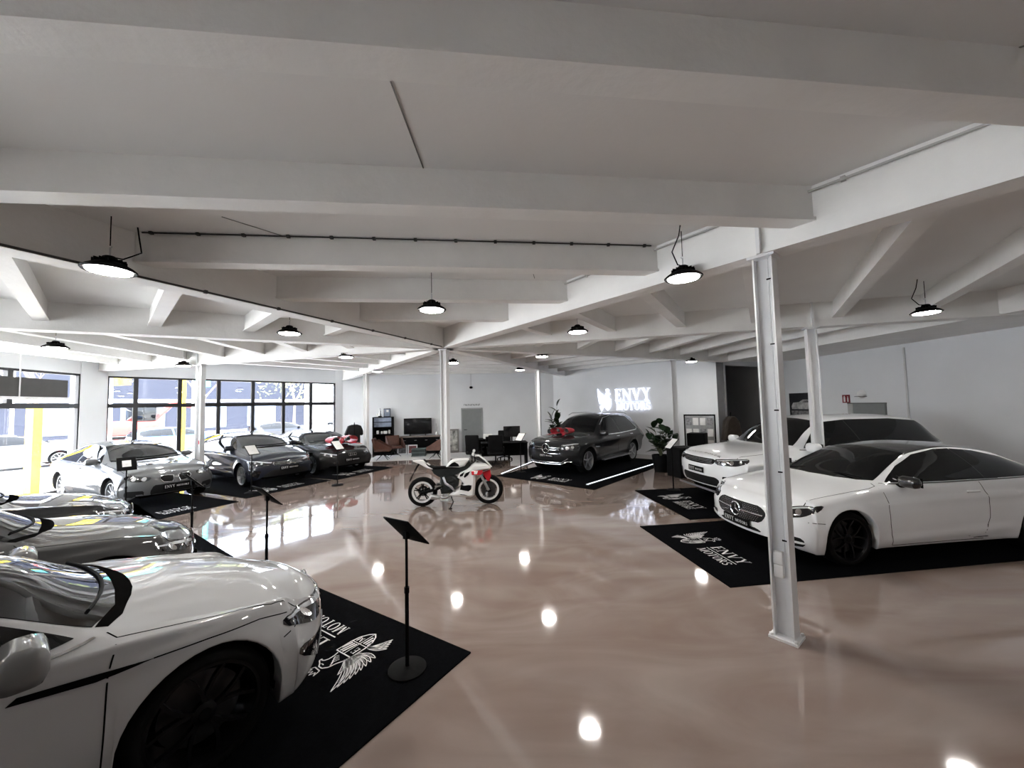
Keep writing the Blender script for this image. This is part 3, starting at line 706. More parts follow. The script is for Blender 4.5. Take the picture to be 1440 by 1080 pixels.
def suv(pose, label, kind):
    rr = kind == 'rr'
    if rr:
        sp = dict(fo=.86, wb=2.923, ro=1.08, W=1.0, R=.43, r=.385, rn=.10, rt=.10, rs=.06,
            top=[(.86, 1.00), (.6, 1.085), (.1, 1.14), (-.35, 1.175), (-.50, 1.22), (-.9, 1.50), (-1.28, 1.70), (-1.8, 1.76), (-2.8, 1.75), (-3.55, 1.70), (-3.78, 1.60), (-4.0, 1.24)],
            sh=[(.86, .78, 1.0), (.5, .90, 1.055), (0, .945, 1.09), (-.6, .965, 1.095), (-2, .975, 1.11), (-3.4, .965, 1.14), (-4.0, .90, 1.12)],
            mw=[(.86, .97, .93), (0, .985, .94), (-1.5, .98, .92), (-2.9, .99, .94), (-4.0, .95, .90)],
            rail=[(.86, .99, .70), (.5, 1.07, .76), (0, 1.12, .80), (-.45, 1.155, .81), (-.62, 1.19, .805), (-1.0, 1.46, .73), (-1.38, 1.635, .665), (-1.9, 1.695, .65), (-3.0, 1.685, .645), (-3.5, 1.635, .645), (-3.8, 1.48, .69), (-4.0, 1.2, .80)],
            lo=[(.86, .33), (.4, .32), (-.5, .33), (-2.4, .33), (-4.0, .42)], facef=[(.3, .12), (.5, .02), (.7, 0), (.95, .02), (1.05, .08)], facer=[(.3, .1), (.7, 0), (1.1, .05), (1.3, .1)], bowf=.27, bowr=.12,
            hood=(-.42, .74), roof=(-3.6, -1.26), doors=[(-1.85, -.60), (-2.85, -1.87)], flare=.02, crease=[(-3.6, .2, 1.0, .98, .01, .02)], wheel=(.385, .27, .29, 5, 'rim_black', 'V'))
    else:
        sp = dict(fo=.87, wb=2.995, ro=1.06, W=.975, R=.415, r=.375, rn=.12, rt=.12, rs=.06,
            top=[(.87, .97), (.6, 1.06), (.1, 1.12), (-.30, 1.16), (-.46, 1.21), (-.9, 1.49), (-1.28, 1.69), (-1.85, 1.765), (-2.8, 1.745), (-3.45, 1.67), (-3.75, 1.52), (-4.05, 1.16)],
            sh=[(.87, .74, .93), (.5, .86, .99), (0, .92, 1.03), (-.6, .945, 1.045), (-2, .955, 1.06), (-3.4, .95, 1.08), (-4.05, .86, 1.05)],
            mw=[(.87, .95, .91), (0, .965, .93), (-1.5, .955, .90), (-3.0, .97, .93), (-4.05, .92, .88)],
            rail=[(.87, .955, .68), (.5, 1.03, .74), (0, 1.085, .78), (-.45, 1.12, .79), (-.62, 1.16, .785), (-1.0, 1.42, .71), (-1.38, 1.62, .65), (-1.9, 1.69, .635), (-2.9, 1.675, .63), (-3.4, 1.60, .64), (-3.75, 1.42, .68), (-4.05, 1.12, .76)],
            lo=[(.87, .28), (.4, .27), (-.5, .29), (-2.4, .29), (-4.05, .36)], facef=[(.25, .14), (.45, .02), (.7, 0), (.92, .03), (1.02, .1)], facer=[(.3, .1), (.7, 0), (1.1, .06), (1.3, .1)], bowf=.28, bowr=.14,
            hood=(-.40, .72), doors=[(-1.88, -.60), (-2.85, -1.90)], flare=.022, crease=[(-3.4, -.4, .95, .90, .014, .02), (-2.6, -.7, .50, .42, .015, .03)], wheel=(.375, .26, .275, 5, 'rim_silver', 'S'))
    c = new_car('suv_car', label, sp, pose); pm = PW if rr else PD; finish_car(c, '', label, pm, pose, sp)
    if rr:
        glazing(c, WS(-.46, -.50, (-.64, .775), -1.33, .63, -1.27), [(-3.66, .50, 1.68), (-3.92, .62, 1.3)],
            [('side_window', [(-.74, 1, 1.165), (-1.05, 1, 1.43), (-1.42, 1, 1.615), (-1.85, 1, 1.66), (-1.93, 1, 1.15)]), ('rear_side_window', [(-1.87, 1, 1.662), (-2.9, 1, 1.655), (-3.5, 1, 1.60), (-3.78, 1, 1.40), (-3.86, 1, 1.22), (-1.95, 1, 1.15)])], [[(-.66, 1, 1.135), (-2.5, 1, 1.14), (-3.9, 1, 1.2)]])
        c.both('pillar_cover', 'gloss_black', [(-1.30, 1, 1.56), (-1.45, 1, 1.635), (-1.9, 1, 1.668), (-2.9, 1, 1.662), (-3.55, 1, 1.605), (-3.82, 1, 1.38), (-3.9, 1, 1.19), (-1.95, 1, 1.145), (-1.3, 1, 1.145)], SD, off=.002, smooth=0)
        headlights(c, [(.80, .50, .965), (.62, .80, .995), (.40, .93, 1.01), (.40, .95, .945), (.58, .86, .875), (.80, .55, .862)], [(.78, .56, .955), (.6, .82, .985), (.42, .93, .998), (.42, .93, .985), (.6, .82, .968), (.78, .56, .935)], [(.70, .66, .912, .04), (.60, .76, .922, .035), (.50, .86, .94, .03)])
        c.patch('grille', 'grille_mesh', sym([(.85, .49, .965), (.85, .52, .92), (.85, .46, .862), (.85, .2, .848)]), FR)
        bars(c, 'grille_bar', 'alu', [.885, .915, .942], [(-.45, .45)] * 3, .004)
        c.patch('lower_intake', 'grille_mesh', sym([(.85, .52, .62), (.85, .60, .56), (.85, .48, .42), (.85, .3, .40)]), FR)
        c.both('side_intake', 'grille_mesh', [(.8, .66, .66), (.5, .96, .67), (.5, .97, .60), (.72, .76, .44)], (-.85, -.5, 0))
        b = bars(c, 'skid_strip', 'alu', [.365], [(-.62, .62)], .02, .0)
        plate(c, .72, .0, .50, .11)
        t = MB(); x0 = .5
        def put(u, v):
            h = c.hit((.72 - v * 1.0, -.56 + u, 1.2), DN); return h[0] + h[1] * .003 if h else Vector((0, 0, 1))
        word(t, 'RANGE', put, .05, .05, 0, fw=.5); word(t, 'ROVER', put, .05, .62, 0, fw=.5); t.build('lettering', 'gloss_black', c.root)
        c.both('side_vent', 'gloss_black', [(-.38, 1, .98), (-.54, 1, .98), (-.60, 1, .84), (-.46, 1, .84)], SD)
    else:
        glazing(c, WS(-.42, -.46, (-.64, .755), -1.34, .61, -1.28), [(-3.55, .48, 1.62), (-3.92, .6, 1.28)],
            [('side_window', [(-.76, 1, 1.115), (-1.08, 1, 1.38), (-1.42, 1, 1.585), (-1.9, 1, 1.65), (-1.96, 1, 1.10)]), ('rear_side_window', [(-2.0, 1, 1.652), (-2.6, 1, 1.645), (-2.95, 1, 1.60), (-3.22, 1, 1.16), (-3.1, 1, 1.12), (-2.05, 1, 1.105)]), ('quarter_window', [(-3.08, 1, 1.575), (-3.4, 1, 1.50), (-3.72, 1, 1.30), (-3.68, 1, 1.20), (-3.32, 1, 1.17)])],
            [[(-.70, 1, 1.085), (-2.0, 1, 1.085), (-3.2, 1, 1.125), (-3.34, 1, 1.2), (-3.02, 1, 1.62), (-2.5, 1, 1.672), (-1.9, 1, 1.675), (-1.40, 1, 1.605), (-1.05, 1, 1.40)]], 'chrome', .022)
        headlights(c, [(.78, .50, .90), (.60, .78, .94), (.44, .90, .94), (.44, .92, .86), (.56, .84, .76), (.78, .56, .73)], [(.76, .56, .89), (.58, .80, .925), (.46, .88, .925), (.46, .88, .905), (.58, .80, .90), (.76, .56, .86)], [(.70, .64, .80, .05), (.60, .76, .83, .045)])
        c.patch('grille', 'grille_mesh', sym([(.85, .42, .92), (.85, .49, .80), (.85, .44, .64), (.85, .2, .62)]), FR)
        bars(c, 'grille_bar', 'chrome', [.745, .805, .745, .805], [(.14, .45), (.14, .46), (-.45, -.14), (-.46, -.14)], .017)
        bars(c, 'grille_bar', 'chrome', [.63], [(-.42, .42)], .012); star(c, .775, .135)
        c.patch('lower_intake', 'grille_mesh', sym([(.85, .56, .56), (.85, .70, .46), (.85, .5, .42)]), FR)
        c.both('side_intake', 'grille_mesh', [(.8, .66, .60), (.55, .90, .60), (.55, .92, .48), (.75, .72, .47)], (-.85, -.5, 0))
        b = MB()
        P = [(front_x(c, y, z) + .012, y, z) for y, z in ((-.80, .40), (-.66, .40), (-.54, .335), (-.3, .325), (0, .32), (.3, .325), (.54, .335), (.66, .40), (.80, .40))]; b.tube(P, .028, 8)
        P = [(front_x(c, y, z) + .012, y, z) for y, z in ((-.70, .50), (-.56, .39), (0, .375), (.56, .39), (.70, .50))]; b.tube(P, .014, 8); b.build('chrome_guard', 'chrome', c.root, 40)
        plate(c, .565)
        b = MB()
        for sg in (1, -1): b.box((-1.75, sg * (sp['W'] - .02), .315), (1.9, .14, .03)); 
        b.build('running_board', 'alu', c.root)
        b = MB()
        for sg in (1, -1): b.tube([(-1.3, sg * .62, 1.70), (-1.5, sg * .62, 1.765), (-2.4, sg * .615, 1.775), (-3.1, sg * .61, 1.73), (-3.25, sg * .61, 1.67)], .016, 8)
        b.build('roof_rail', 'alu', c.root, 40)
    zz = 1.0
    c.ribbon(c.sides([([(.62, .80, 1), (.2, .86, 1), (-.45, .88, 1)], DN), ([(-.58, 1, 1.02), (-.62, 1, .7), (-.60, 1, .40)], SD), ([(-1.87, 1, 1.06), (-1.89, 1, .45)], SD), ([(-2.85, 1, 1.1), (-2.72, 1, .8), (-2.50, 1, .5)], SD), ([(-.62, 1, .40), (-2.4, 1, .40)], SD)]), .008)
    side_mirror(c, -.80, sp['W'] - .05, 1.19 if rr else 1.15, pm, big=1.15); handle(c, [(-1.70, .99), (-2.68, 1.0)], 0, pm if rr else 'chrome')
    c.both('tail_light', 'tail_red', [(-3.9, .5, 1.05), (-3.7, .86, 1.08), (-3.7, .86, .95), (-3.9, .5, .93)], (.75, -.66, 0))
    return c

def sedan(pose, label, kind, pm, plate_on=True):
    base = dict(
     m3=dict(name='coupe_car', fo=.79, wb=2.761, ro=1.06, W=.90, H=1.42, r=.33, R=.372, cow=-.60, cc=-.36, rf=-1.25, hz=.93, nz=.70, belt=.945, tail=.98, rdk=1.03, rear=(-2.65, -3.30), wheel=(.33, .24, .25, 10, 'rim_silver', 'S'), bow=.32, ndoor=1),
     golf=dict(name='hatchback_car', fo=.86, wb=2.63, ro=.79, W=.895, H=1.46, r=.318, R=.356, cow=-.38, cc=-.10, rf=-1.12, hz=.97, nz=.70, belt=.99, tail=1.15, rdk=1.15, rear=(-3.02, -3.38), wheel=(.318, .225, .245, 5, 'rim_silver', 'Y'), bow=.28, ndoor=2),
     a5=dict(name='fastback_car', fo=.88, wb=2.82, ro=1.03, W=.925, H=1.39, r=.335, R=.375, cow=-.52, cc=-.26, rf=-1.25, hz=.92, nz=.70, belt=.95, tail=.98, rdk=1.05, rear=(-2.75, -3.45), wheel=(.335, .245, .262, 5, 'rim_silver', 'S'), bow=.30, ndoor=2),
     arteon=dict(name='fastback_car', fo=.93, wb=2.84, ro=1.09, W=.935, H=1.43, r=.345, R=.385, cow=-.42, cc=-.26, rf=-1.22, hz=.90, nz=.65, belt=.955, tail=.98, rdk=1.06, rear=(-2.75, -3.5), wheel=(.345, .245, .272, 5, 'rim_black', 'Y'), bow=.36, ndoor=2),
     grey=dict(name='sedan_car', fo=.84, wb=2.86, ro=1.05, W=.91, H=1.44, r=.33, R=.37, cow=-.58, cc=-.34, rf=-1.28, hz=.90, nz=.655, belt=.92, tail=.98, rdk=1.05, rear=(-2.75, -3.3), wheel=(.33, .24, .255, 5, 'rim_black', 'Y'), bow=.34, ndoor=2),
     black=dict(name='sedan_car', fo=.86, wb=2.86, ro=1.05, W=.92, H=1.44, r=.33, R=.37, cow=-.58, cc=-.34, rf=-1.28, hz=.88, nz=.655, belt=.90, tail=.98, rdk=1.05, rear=(-2.75, -3.3), wheel=(.33, .24, .255, 5, 'rim_silver', 'S'), bow=.30, ndoor=2))[kind]
    b = base; fo, wb, ro, W, H = b['fo'], b['wb'], b['ro'], b['W'], b['H']; zb = -(wb + ro); cow, cc, rf = b['cow'], b['cc'], b['rf']; hz, nz, bl = b['hz'], b['nz'], b['belt']
    r0, r1 = b['rear']; k = W / .93
    sp = dict(fo=fo, wb=wb, ro=ro, W=W, R=b['R'], r=b['r'], rn=.10, rt=.12,
        top=[(fo, nz + .02), (fo - .22, nz + .115), (fo * .25, hz - .02), (cc + .06, hz + .055), (cc - .06, hz + .09), ((cc + rf) / 2, (hz + H) / 2 + .075), (rf, H - .045), (rf - .65, H), ((rf + r0) / 2 - .5, H - .015), (r0, H - .085), (r1, b['rdk'] + .03), (zb, b['tail'])],
        sh=[(fo, .66 * k, nz - .05), (fo * .55, .78 * k, nz + .075), (0, .86 * k, bl - .085), (cow, .92 * k, bl - .05), (-1.5, .945 * k, bl - .035), (-wb + .1, .95 * k, bl - .02), (-wb - .4, .94 * k, bl - .03), (zb, .86 * k, bl - .12)],
        mw=[(fo, .93 * k, .88 * k), (0, .925 * k, .87 * k), (-1.4, .92 * k, .86 * k), (-wb, .935 * k, .88 * k), (zb, .90 * k, .84 * k)],
        rail=[(fo, nz - .01, .66 * k), (fo * .58, nz + .09, .71 * k), (0, hz - .035, .74 * k), (cow + .12, hz + .03, .735 * k), (cow, hz + .065, .725 * k), ((cow + rf) / 2 - .05, (hz + H) / 2 + .03, .65 * k), (rf - .10, H - .10, .59 * k), (rf - .65, H - .055, .575 * k), (r0 + .05, H - .14, .575 * k), (r1, b['rdk'], .66 * k), (zb, b['tail'] - .03, .66 * k)],
        lo=[(fo, .20), (.4, .18), (-.5, .20), (-2.4, .20), (zb, .26)], facef=[(.1, .11), (.3, .02), (.45, .0), (.6, .02), (.72, .09), (.85, .2)], facer=[(.2, .1), (.5, 0), (.8, .03), (1.0, .1)], bowf=b['bow'], bowr=.2,
        hood=(cow + .14, fo - .12), roof=None, doors=[(-1.62, cow + .02 if cow > -.45 else cow + .04), (-wb + b['R'] + .06, -1.64)] if b['ndoor'] == 2 else [(-1.92, cow + .04)], trunk=(zb + .1, r1 - .08), flare=.02,
        crease=[(-wb + .2, .35, bl - .115, bl - .16, .012, .02), (-2.2, -.5, .40, .34, .014, .03)], wheel=b['wheel'], rr=.016 if kind in ('arteon', 'grey') else .06, rs=.022 if kind in ('arteon', 'grey') else .05)
    c = new_car(b['name'], label, sp, pose); finish_car(c, '', label, pm, pose, sp)
    zr_ = H - .065; am = (cow + rf) / 2
    glazing(c, WS(cc - .05, cc - .08, (cow - .03, .70 * k), rf - .04, .56 * k, rf + .03), [(r0 - .08, .44 * k, H), (r1 + .08, .52 * k, 1)],
        [('side_window', [(cow - .10, 1, bl + .03), (am - .10, 1, (bl + zr_) / 2 + .06), (rf - .12, 1, zr_ - .035), (rf - .5, 1, zr_), (-1.72, 1, zr_), (-1.74, 1, bl + .025)]),
         ('rear_side_window', [(-1.80, 1, zr_), (r0 + .35, 1, zr_ - .03), (r0 - .05, 1, zr_ - .11), ((r0 + r1) / 2 + .05, 1, bl + .13), ((r0 + r1) / 2, 1, bl + .05), (-1.82, 1, bl + .025)])],
        [[(cow - .03, 1, bl + .005), (-1.5, 1, bl), ((r0 + r1) / 2, 1, bl + .03)]], 'gloss_black' if kind in ('golf', 'black') else 'chrome', .016)
    c.patch('cowl_panel', 'dark_void', [(cc + .04, 0, 1), (cc + .035, .15, 1), (cc + .01, .3, 1), (cc * .7 + cow * .3 + .02, .44 * k, 1), ((cc + cow) / 2 + .02, .57 * k, 1), (cow + .03, .70 * k, 1), (cow - .02, .70 * k, 1), ((cc + cow) / 2 - .02, .5 * k, 1), (cc - .05, 0, 1), ((cc + cow) / 2 - .02, -.5 * k, 1), (cow - .02, -.70 * k, 1), (cow + .03, -.70 * k, 1), ((cc + cow) / 2 + .02, -.57 * k, 1), (cc * .7 + cow * .3 + .02, -.44 * k, 1), (cc + .01, -.3, 1), (cc + .035, -.15, 1)], DN, off=.003, smooth=0)
    hx = fo
    if kind == 'm3':
        headlights(c, [(hx - .10, .42, .675), (hx - .22, .62, .715), (hx - .36, .78, .735), (hx - .36, .80, .67), (hx - .22, .70, .60), (hx - .10, .46, .60)], None, [(hx - .16, .52, .645, .042), (hx - .26, .66, .66, .042)])
        for sg in (1, -1):
            g = c.patch('kidney_grille', 'grille_mesh', [(1, sg * .045, .665), (1, sg * .26, .685), (1, sg * .30, .63), (1, sg * .24, .545), (1, sg * .07, .53)], FR, off=.006)
            P = [(front_x(c, sg * y, z) + .006, sg * y, z) for y, z in ((.045, .665), (.15, .685), (.26, .685), (.30, .63), (.24, .545), (.15, .53), (.07, .53))]; q = MB(); q.tube(P, .008, 6, closed=True); q.build('grille_surround', 'chrome', g or c.root, 40)
        c.patch('lower_intake', 'grille_mesh', sym([(1, .40, .50), (1, .46, .36), (1, .42, .23), (1, .2, .215)]), FR)
        c.both('side_intake', 'grille_mesh', [(.7, .55, .40), (.5, .80, .42), (.5, .82, .30), (.7, .58, .235)], (-.85, -.5, 0))
        plate(c, .43, .0); q = MB(); h = c.hit((hx - .16, 0, 1), DN); q.lathe([(.04, 0), (.038, .006), (.001, .008)], h[0], n=20); q.build('badge', 'chrome', c.root, 40)
        q = MB(); h = c.hit((-.1, 0, 2), DN)
        for sg in (1, -1): h = c.hit((.1, sg * .25, 2), DN); q.rbox(h[0] + Vector((0, 0, .004)), (.16, .10, .012), .02)
        q.build('hood_vent', 'gloss_black', c.root, 40)
    elif kind in ('golf', 'arteon'):
        z = nz - .02
        headlights(c, [(hx - .10, .34, z), (hx - .26, .62, z + .035), (hx - .52, .84, z + .065), (hx - .54, .86, z + .02), (hx - .34, .76, z - .07), (hx - .12, .44, z - .075)], [(hx - .12, .40, z - .005), (hx - .28, .64, z + .028), (hx - .50, .83, z + .055), (hx - .50, .83, z + .04), (hx - .28, .66, z + .005), (hx - .12, .42, z - .03)], [(hx - .24, .60, z - .025, .03), (hx - .36, .73, z + .0, .03)])
        c.patch('grille', 'gloss_black', sym([(1, .36, z - .005), (1, .38, z - .07), (1, .3, z - .09)]), FR)
        bars(c, 'grille_bar', 'chrome', [z - .01, z - .045, z - .08], [(-.40, .40)] * 3, .006)
        x = front_x(c, 0, z - .045) + .016; q = MB(); ring_mb(q, (x, 0, z - .045), .055, .007)
        for P in (((-.02, .05), (0, .008), (.02, .05)), ((-.044, .03), (-.02, -.048), (0, .0), (.02, -.048), (.044, .03))): q.tube([(x, a, z - .045 + e) for a, e in P], .005, 5)
        q.build('badge', 'chrome', c.root, 40)
        c.patch('lower_intake', 'grille_mesh', sym([(1, .42, .47), (1, .62, .36), (1, .56, .23), (1, .2, .215)]), FR)
        c.both('side_intake', 'gloss_black', [(.7, .66, .47), (.45, .90, .50), (.45, .91, .44), (.68, .74, .27)], (-.85, -.5, 0))
        if kind == 'arteon':
            for sg in (1, -1): c.patch('bumper_light', 'lens_clear', [(.80, sg * .60, .52), (.74, sg * .72, .44), (.70, sg * .78, .30), (.72, sg * .745, .30), (.77, sg * .67, .43)], (-.75, -.66 * sg, 0), off=.008, smooth=0)
        if plate_on: plate(c, .50 if kind == 'golf' else .44)
        if kind == 'arteon': c.both('fender_strip', 'dark_void', [(-.24, 1, .80), (-.45, 1, .828), (-.69, 1, .858), (-.72, 1, .835), (-.45, 1, .795)], SD, off=.006, smooth=0)
    else:
        headlights(c, [(hx - .10, .42, nz - .035), (hx - .26, .66, nz + .01), (hx - .48, .83, nz + .045), (hx - .48, .85, nz - .02), (hx - .30, .76, nz - .09), (hx - .12, .5, nz - .12)], [(hx - .12, .48, nz - .045), (hx - .28, .68, nz - .003), (hx - .46, .82, nz + .03), (hx - .46, .82, nz + .015), (hx - .28, .68, nz - .03), (hx - .12, .48, nz - .075)], [(hx - .22, .60, nz - .06, .036), (hx - .34, .74, nz - .035, .036)])
        if kind == 'a5':
            c.patch('grille', 'grille_mesh', sym([(1, .40, .66), (1, .46, .58), (1, .36, .33), (1, .2, .31)]), FR)
            q = MB(); x = front_x(c, 0, .62) + .015
            for j in range(4): ring_mb(q, (x, (j - 1.5) * .066, .62), .042, .005)
            q.build('ring_badge', 'chrome', c.root, 40)
        else:
            c.patch('grille', 'grille_mesh', sym([(1, .36, .62), (1, .46, .55), (1, .40, .41), (1, .2, .40)]), FR); star(c, .52, .085)
            bars(c, 'grille_bar', 'chrome', [.52, .52], [(.1, .42), (-.42, -.1)], .009)
        c.both('side_intake', 'grille_mesh', [(.7, .58, .44), (.5, .84, .46), (.5, .86, .32), (.7, .62, .26)], (-.85, -.5, 0))
        c.patch('lower_intake', 'grille_mesh', sym([(1, .36, .30), (1, .5, .225), (1, .2, .215)]), FR)
        if plate_on: plate(c, .46 if kind == 'a5' else .345)
    da = sp['doors'][0][1]; db = -1.66 if b['ndoor'] == 2 else -1.94
    L = [] if kind != 'arteon' else [([(-.24, 1, .80), (0, 1, .785), (.28, 1, .752), (.50, 1, .70)], SD)]
    L += [([(hx - .30, .70 * k, 1), (hx * .4, .79 * k, 1), (cow + .05, .825 * k, 1), (cow + .02, .76 * k, 1)], DN), ([(da + .02, 1, bl - .03), (da - .01, 1, bl - .15), (da - .02, 1, .5), (da - .03, 1, .26)], SD), ([(db, 1, bl - .02), (db - .03, 1, .6), (db, 1, .28)], SD), ([(da - .02, 1, .255), (-wb + .5, 1, .255)], SD), ([(b['R'] + .02, 1, .60), (hx - .40, 1, nz - .02)], SD)]
    if b['ndoor'] == 2: L.append(([(-wb + .50, 1, bl - .02), (-wb + .42, 1, .75), (-wb + .52, 1, .42)], SD))
    c.ribbon(c.sides(L), .007)
    side_mirror(c, cow - .26, W - .085, bl + .065, {'a5': 'gloss_black', 'arteon': MG}.get(kind, pm), big=1.2 if kind == 'arteon' else 1.); handle(c, [(-1.50, bl - .10)] + ([(-2.42, bl - .09)] if b['ndoor'] == 2 else []), 0, pm)
    c.both('tail_light', 'tail_red', [(zb + .05, .45, bl - .10), (zb + .25, .84 * k, bl - .07), (zb + .3, .86 * k, bl - .16), (zb + .05, .5, bl - .20)], (.75, -.66, 0))
    q = MB()
    for y0, y1 in ((.05, .60), (-.55, .08)): 
        P = [c.hit((cc - .10 + (cow - cc) * ((y0 + (y1 - y0) * u_ / 5) / .7)**2, y0 + (y1 - y0) * u_ / 5, 2), DN) for u_ in range(6)]; q.tube([p[0] + p[1] * .012 for p in P if p], .009, 6)
    q.build('wiper', 'black', c.root, 40)
    return c
# ---------------------------------------------------------------- sport motorcycle (rear axle at local origin, nose towards +x)
def puff(mb, poly, h, inset=.025, y0=0., mi=0):
    """plate-like fairing with rounded flanks, symmetric about y = y0"""
    a = sum(poly[i][0] * poly[(i + 1) % len(poly)][1] - poly[(i + 1) % len(poly)][0] * poly[i][1] for i in range(len(poly)))
    if a < 0: poly = poly[::-1]
    N = len(poly); rings = []
    def ins(d):
        o = []
        for i in range(N):
            p, q, r = Vector(poly[i - 1]), Vector(poly[i]), Vector(poly[(i + 1) % N]); n1 = Vector((-(q - p).y, (q - p).x)); n2 = Vector((-(r - q).y, (r - q).x))
            n = (n1.normalized() + n2.normalized()); n = n.normalized() if n.length > 1e-6 else n1.normalized(); v = q + n * d; o.append((v.x, v.y))
        return o
    for yy, d in ((-h, inset), (-h * .88, inset * .35), (-h * .6, 0), (h * .6, 0), (h * .88, inset * .35), (h, inset)):
        rings += [(p[0], y0 + yy, p[1]) for p in ins(d)]
    fs = [(k * N + i, k * N + (i + 1) % N, (k + 1) * N + (i + 1) % N, (k + 1) * N + i) for k in range(5) for i in range(N)] 
    T = tessellate_polygon([[Vector((p[0], p[1], 0)) for p in poly]])
    for q in T:
        q = list(q); (x1, y1), (x2, y2), (x3, y3) = [poly[i] for i in q]
        if (x2 - x1) * (y3 - y1) - (x3 - x1) * (y2 - y1) < 0: q = q[::-1]
        fs += [tuple(q), tuple(5 * N + i for i in q[::-1])]
    mb.add(rings, fs, mi)
def motorcycle(pose, label):
    t = empty('motorcycle', (pose[0], pose[1], 0), radians(pose[2]), label, 'motorcycle')
    WP = paint('bike_white', (.78, .78, .77)); RP = paint('bike_red', (.50, .01, .02)); RX = Matrix.Rotation(radians(-90), 3, 'X')
    wb = 1.40; r = .31
    for x, w in ((0, .17), (wb, .115)):
        m = MB(); h = w / 2; m.lathe([(.222, -h * .7), (.235, -h), (.27, -h * 1.02), (.298, -h * .7), (.31, 0), (.298, h * .7), (.27, h * 1.02), (.235, h), (.222, h * .7)], R=RX, n=40, cap=False)
        wh = m.build('wheel', 'rubber', t, 60, loc=(x, 0, r))
        b = MB(); b.lathe([(.226, -h * .75), (.21, -h * .6), (.205, 0), (.21, h * .6), (.226, h * .75)], R=RX, n=40, cap=False); b.lathe([(.001, -.06), (.045, -.06), (.045, .06), (.001, .06)], R=RX, n=16, cap=False)
        for k in range(5):
            for s_ in (-.14, .14): a = 2 * pi * k / 5 + s_; b.tube([(.04 * sin(a - s_), 0, .04 * cos(a - s_)), (.212 * sin(a), 0, .212 * cos(a))], [.014, .010], 6)
        b.build('rim', 'black', wh, 40)
        s_ = MB()
        for sg in (-1, 1): s_.lathe([(.222, sg * h * .78), (.180, sg * h * .70)], R=RX, n=40, cap=False)
        s_.build('rim_stripe', 'steel_white', wh)
        d = MB()
        for sg in ((1, -1) if x else (1,)): d.lathe([(.06, sg * .062), (.155 if x else .11, sg * .062), (.155 if x else .11, sg * .068), (.06, sg * .068)], R=RX, n=30, cap=False)
        d.build('brake_disc', 'disc_steel', wh, 30)
    m = MB(); puff(m, [(-.20, .985), (.03, .985), (.12, .90), (.24, .80), (.22, .77), (.10, .80), (-.06, .90), (-.20, .955)], .09); m.build('tail_fairing', WP, t, 45)
    m = MB(); puff(m, [(.06, .94), (.16, .865), (.26, .835), (.50, .825), (.52, .79), (.24, .775), (.12, .84)], .10); puff(m, [(-.04, .985), (.04, .99), (.12, .93), (.08, .90)], .07); m.build('seat', 'black', t, 45)
    m = MB(); puff(m, [(.50, .82), (.54, .90), (.64, .975), (.74, .99), (.98, .985), (1.0, .96), (.90, .83), (.80, .80)], .135, .045); tk = m.build('fuel_tank', WP, t, 50)
    m = MB()
    for sg in (1, -1): puff(m, [(.55, .835), (.62, .90), (.69, .93), (.77, .88), (.79, .83)], .012, .01, sg * .135)
    m.build('tank_pad', 'black', tk)
    m = MB(); puff(m, [(.18, .79), (.52, .80), (.88, .82), (.95, .92), (1.03, .93), (1.0, .80), (.80, .68), (.60, .60), (.40, .58), (.24, .68)], .085); puff(m, [(.38, .62), (.62, .66), (.78, .56), (.76, .42), (.62, .27), (.40, .26), (.36, .40)], .14, .04)
    for z in (.36, .44, .52): m.tube([(.56, -.155, z), (.60, -.165, z + .02), (.66, -.155, z + .03)], .02, 8)
    m.build('engine', mat('engine_dark', (.02, .024, .024), .45, .5, var=.3), t, 40)
    m = MB(); m.tube([(.45, -.15, .62), (.50, -.19, .50), (.62, -.2, .42), (.70, -.15, .30), (.50, -.13, .19), (.32, -.16, .21)], .026, 10); m.tube([(.34, -.17, .21), (.20, -.18, .235)], [.05, .058], 12); m.build('exhaust', 'alu', t, 50)
    m = MB()
    for sg in (1, -1): m.tube([(.46, sg * .10, .44), (.25, sg * .13, .36), (0, sg * .13, .31)], [.04, .034, .028], 8)
    m.build('swingarm', 'black', t, 50)
    m = MB(); m.tube([(-.05, 0, .92), (-.13, 0, .82), (-.16, 0, .76)], .02, 6); m.tube([(-.14, 0, .80), (-.24, 0, .60)], .01, 6); m.box((-.245, 0, .59), (.01, .17, .10), R=Matrix.Rotation(.3, 3, 'Y')); m.build('plate_holder', 'black', t, 40)
    m = MB(); puff(m, [(.80, .70), (.95, .76), (1.10, .875), (1.34, .875), (1.46, .80), (1.44, .755), (1.20, .735), (1.13, .70), (1.12, .44), (1.10, .22), (1.02, .18), (.92, .18), (.56, .24), (.60, .28), (.78, .38), (.88, .46), (.80, .55), (.74, .60)], .20, .05); fr = m.build('side_fairing', WP, t, 50)
    m = MB()
    for sg in (1, -1):
        puff(m, [(.82, .46), (.88, .44), (.98, .45), (1.04, .44), (1.03, .36), (.98, .32), (.80, .36)], .012, .01, sg * .20); puff(m, [(.93, .70), (1.02, .735), (.98, .66), (.90, .60), (.88, .63)], .012, .008, sg * .198); puff(m, [(.80, .665), (.90, .73), (.86, .64), (.80, .63)], .012, .008, sg * .198)
        puff(m, [(.78, .27), (.90, .255), (.95, .235), (.82, .25)], .012, .006, sg * .20)
    m.build('fairing_vent', 'black', fr)
    for sg in (1, -1):
        m = MB(); puff(m, [(1.04, .735), (1.28, .75), (1.27, .68), (1.24, .65), (1.05, .655)], .014, .008, sg * .199); m.build('red_stripe', RP, fr)
        m = MB(); puff(m, [(1.10, .73), (1.18, .74), (1.16, .67), (1.10, .67)], .014, .004, sg * .2015); m.build('white_patch', WP, fr)
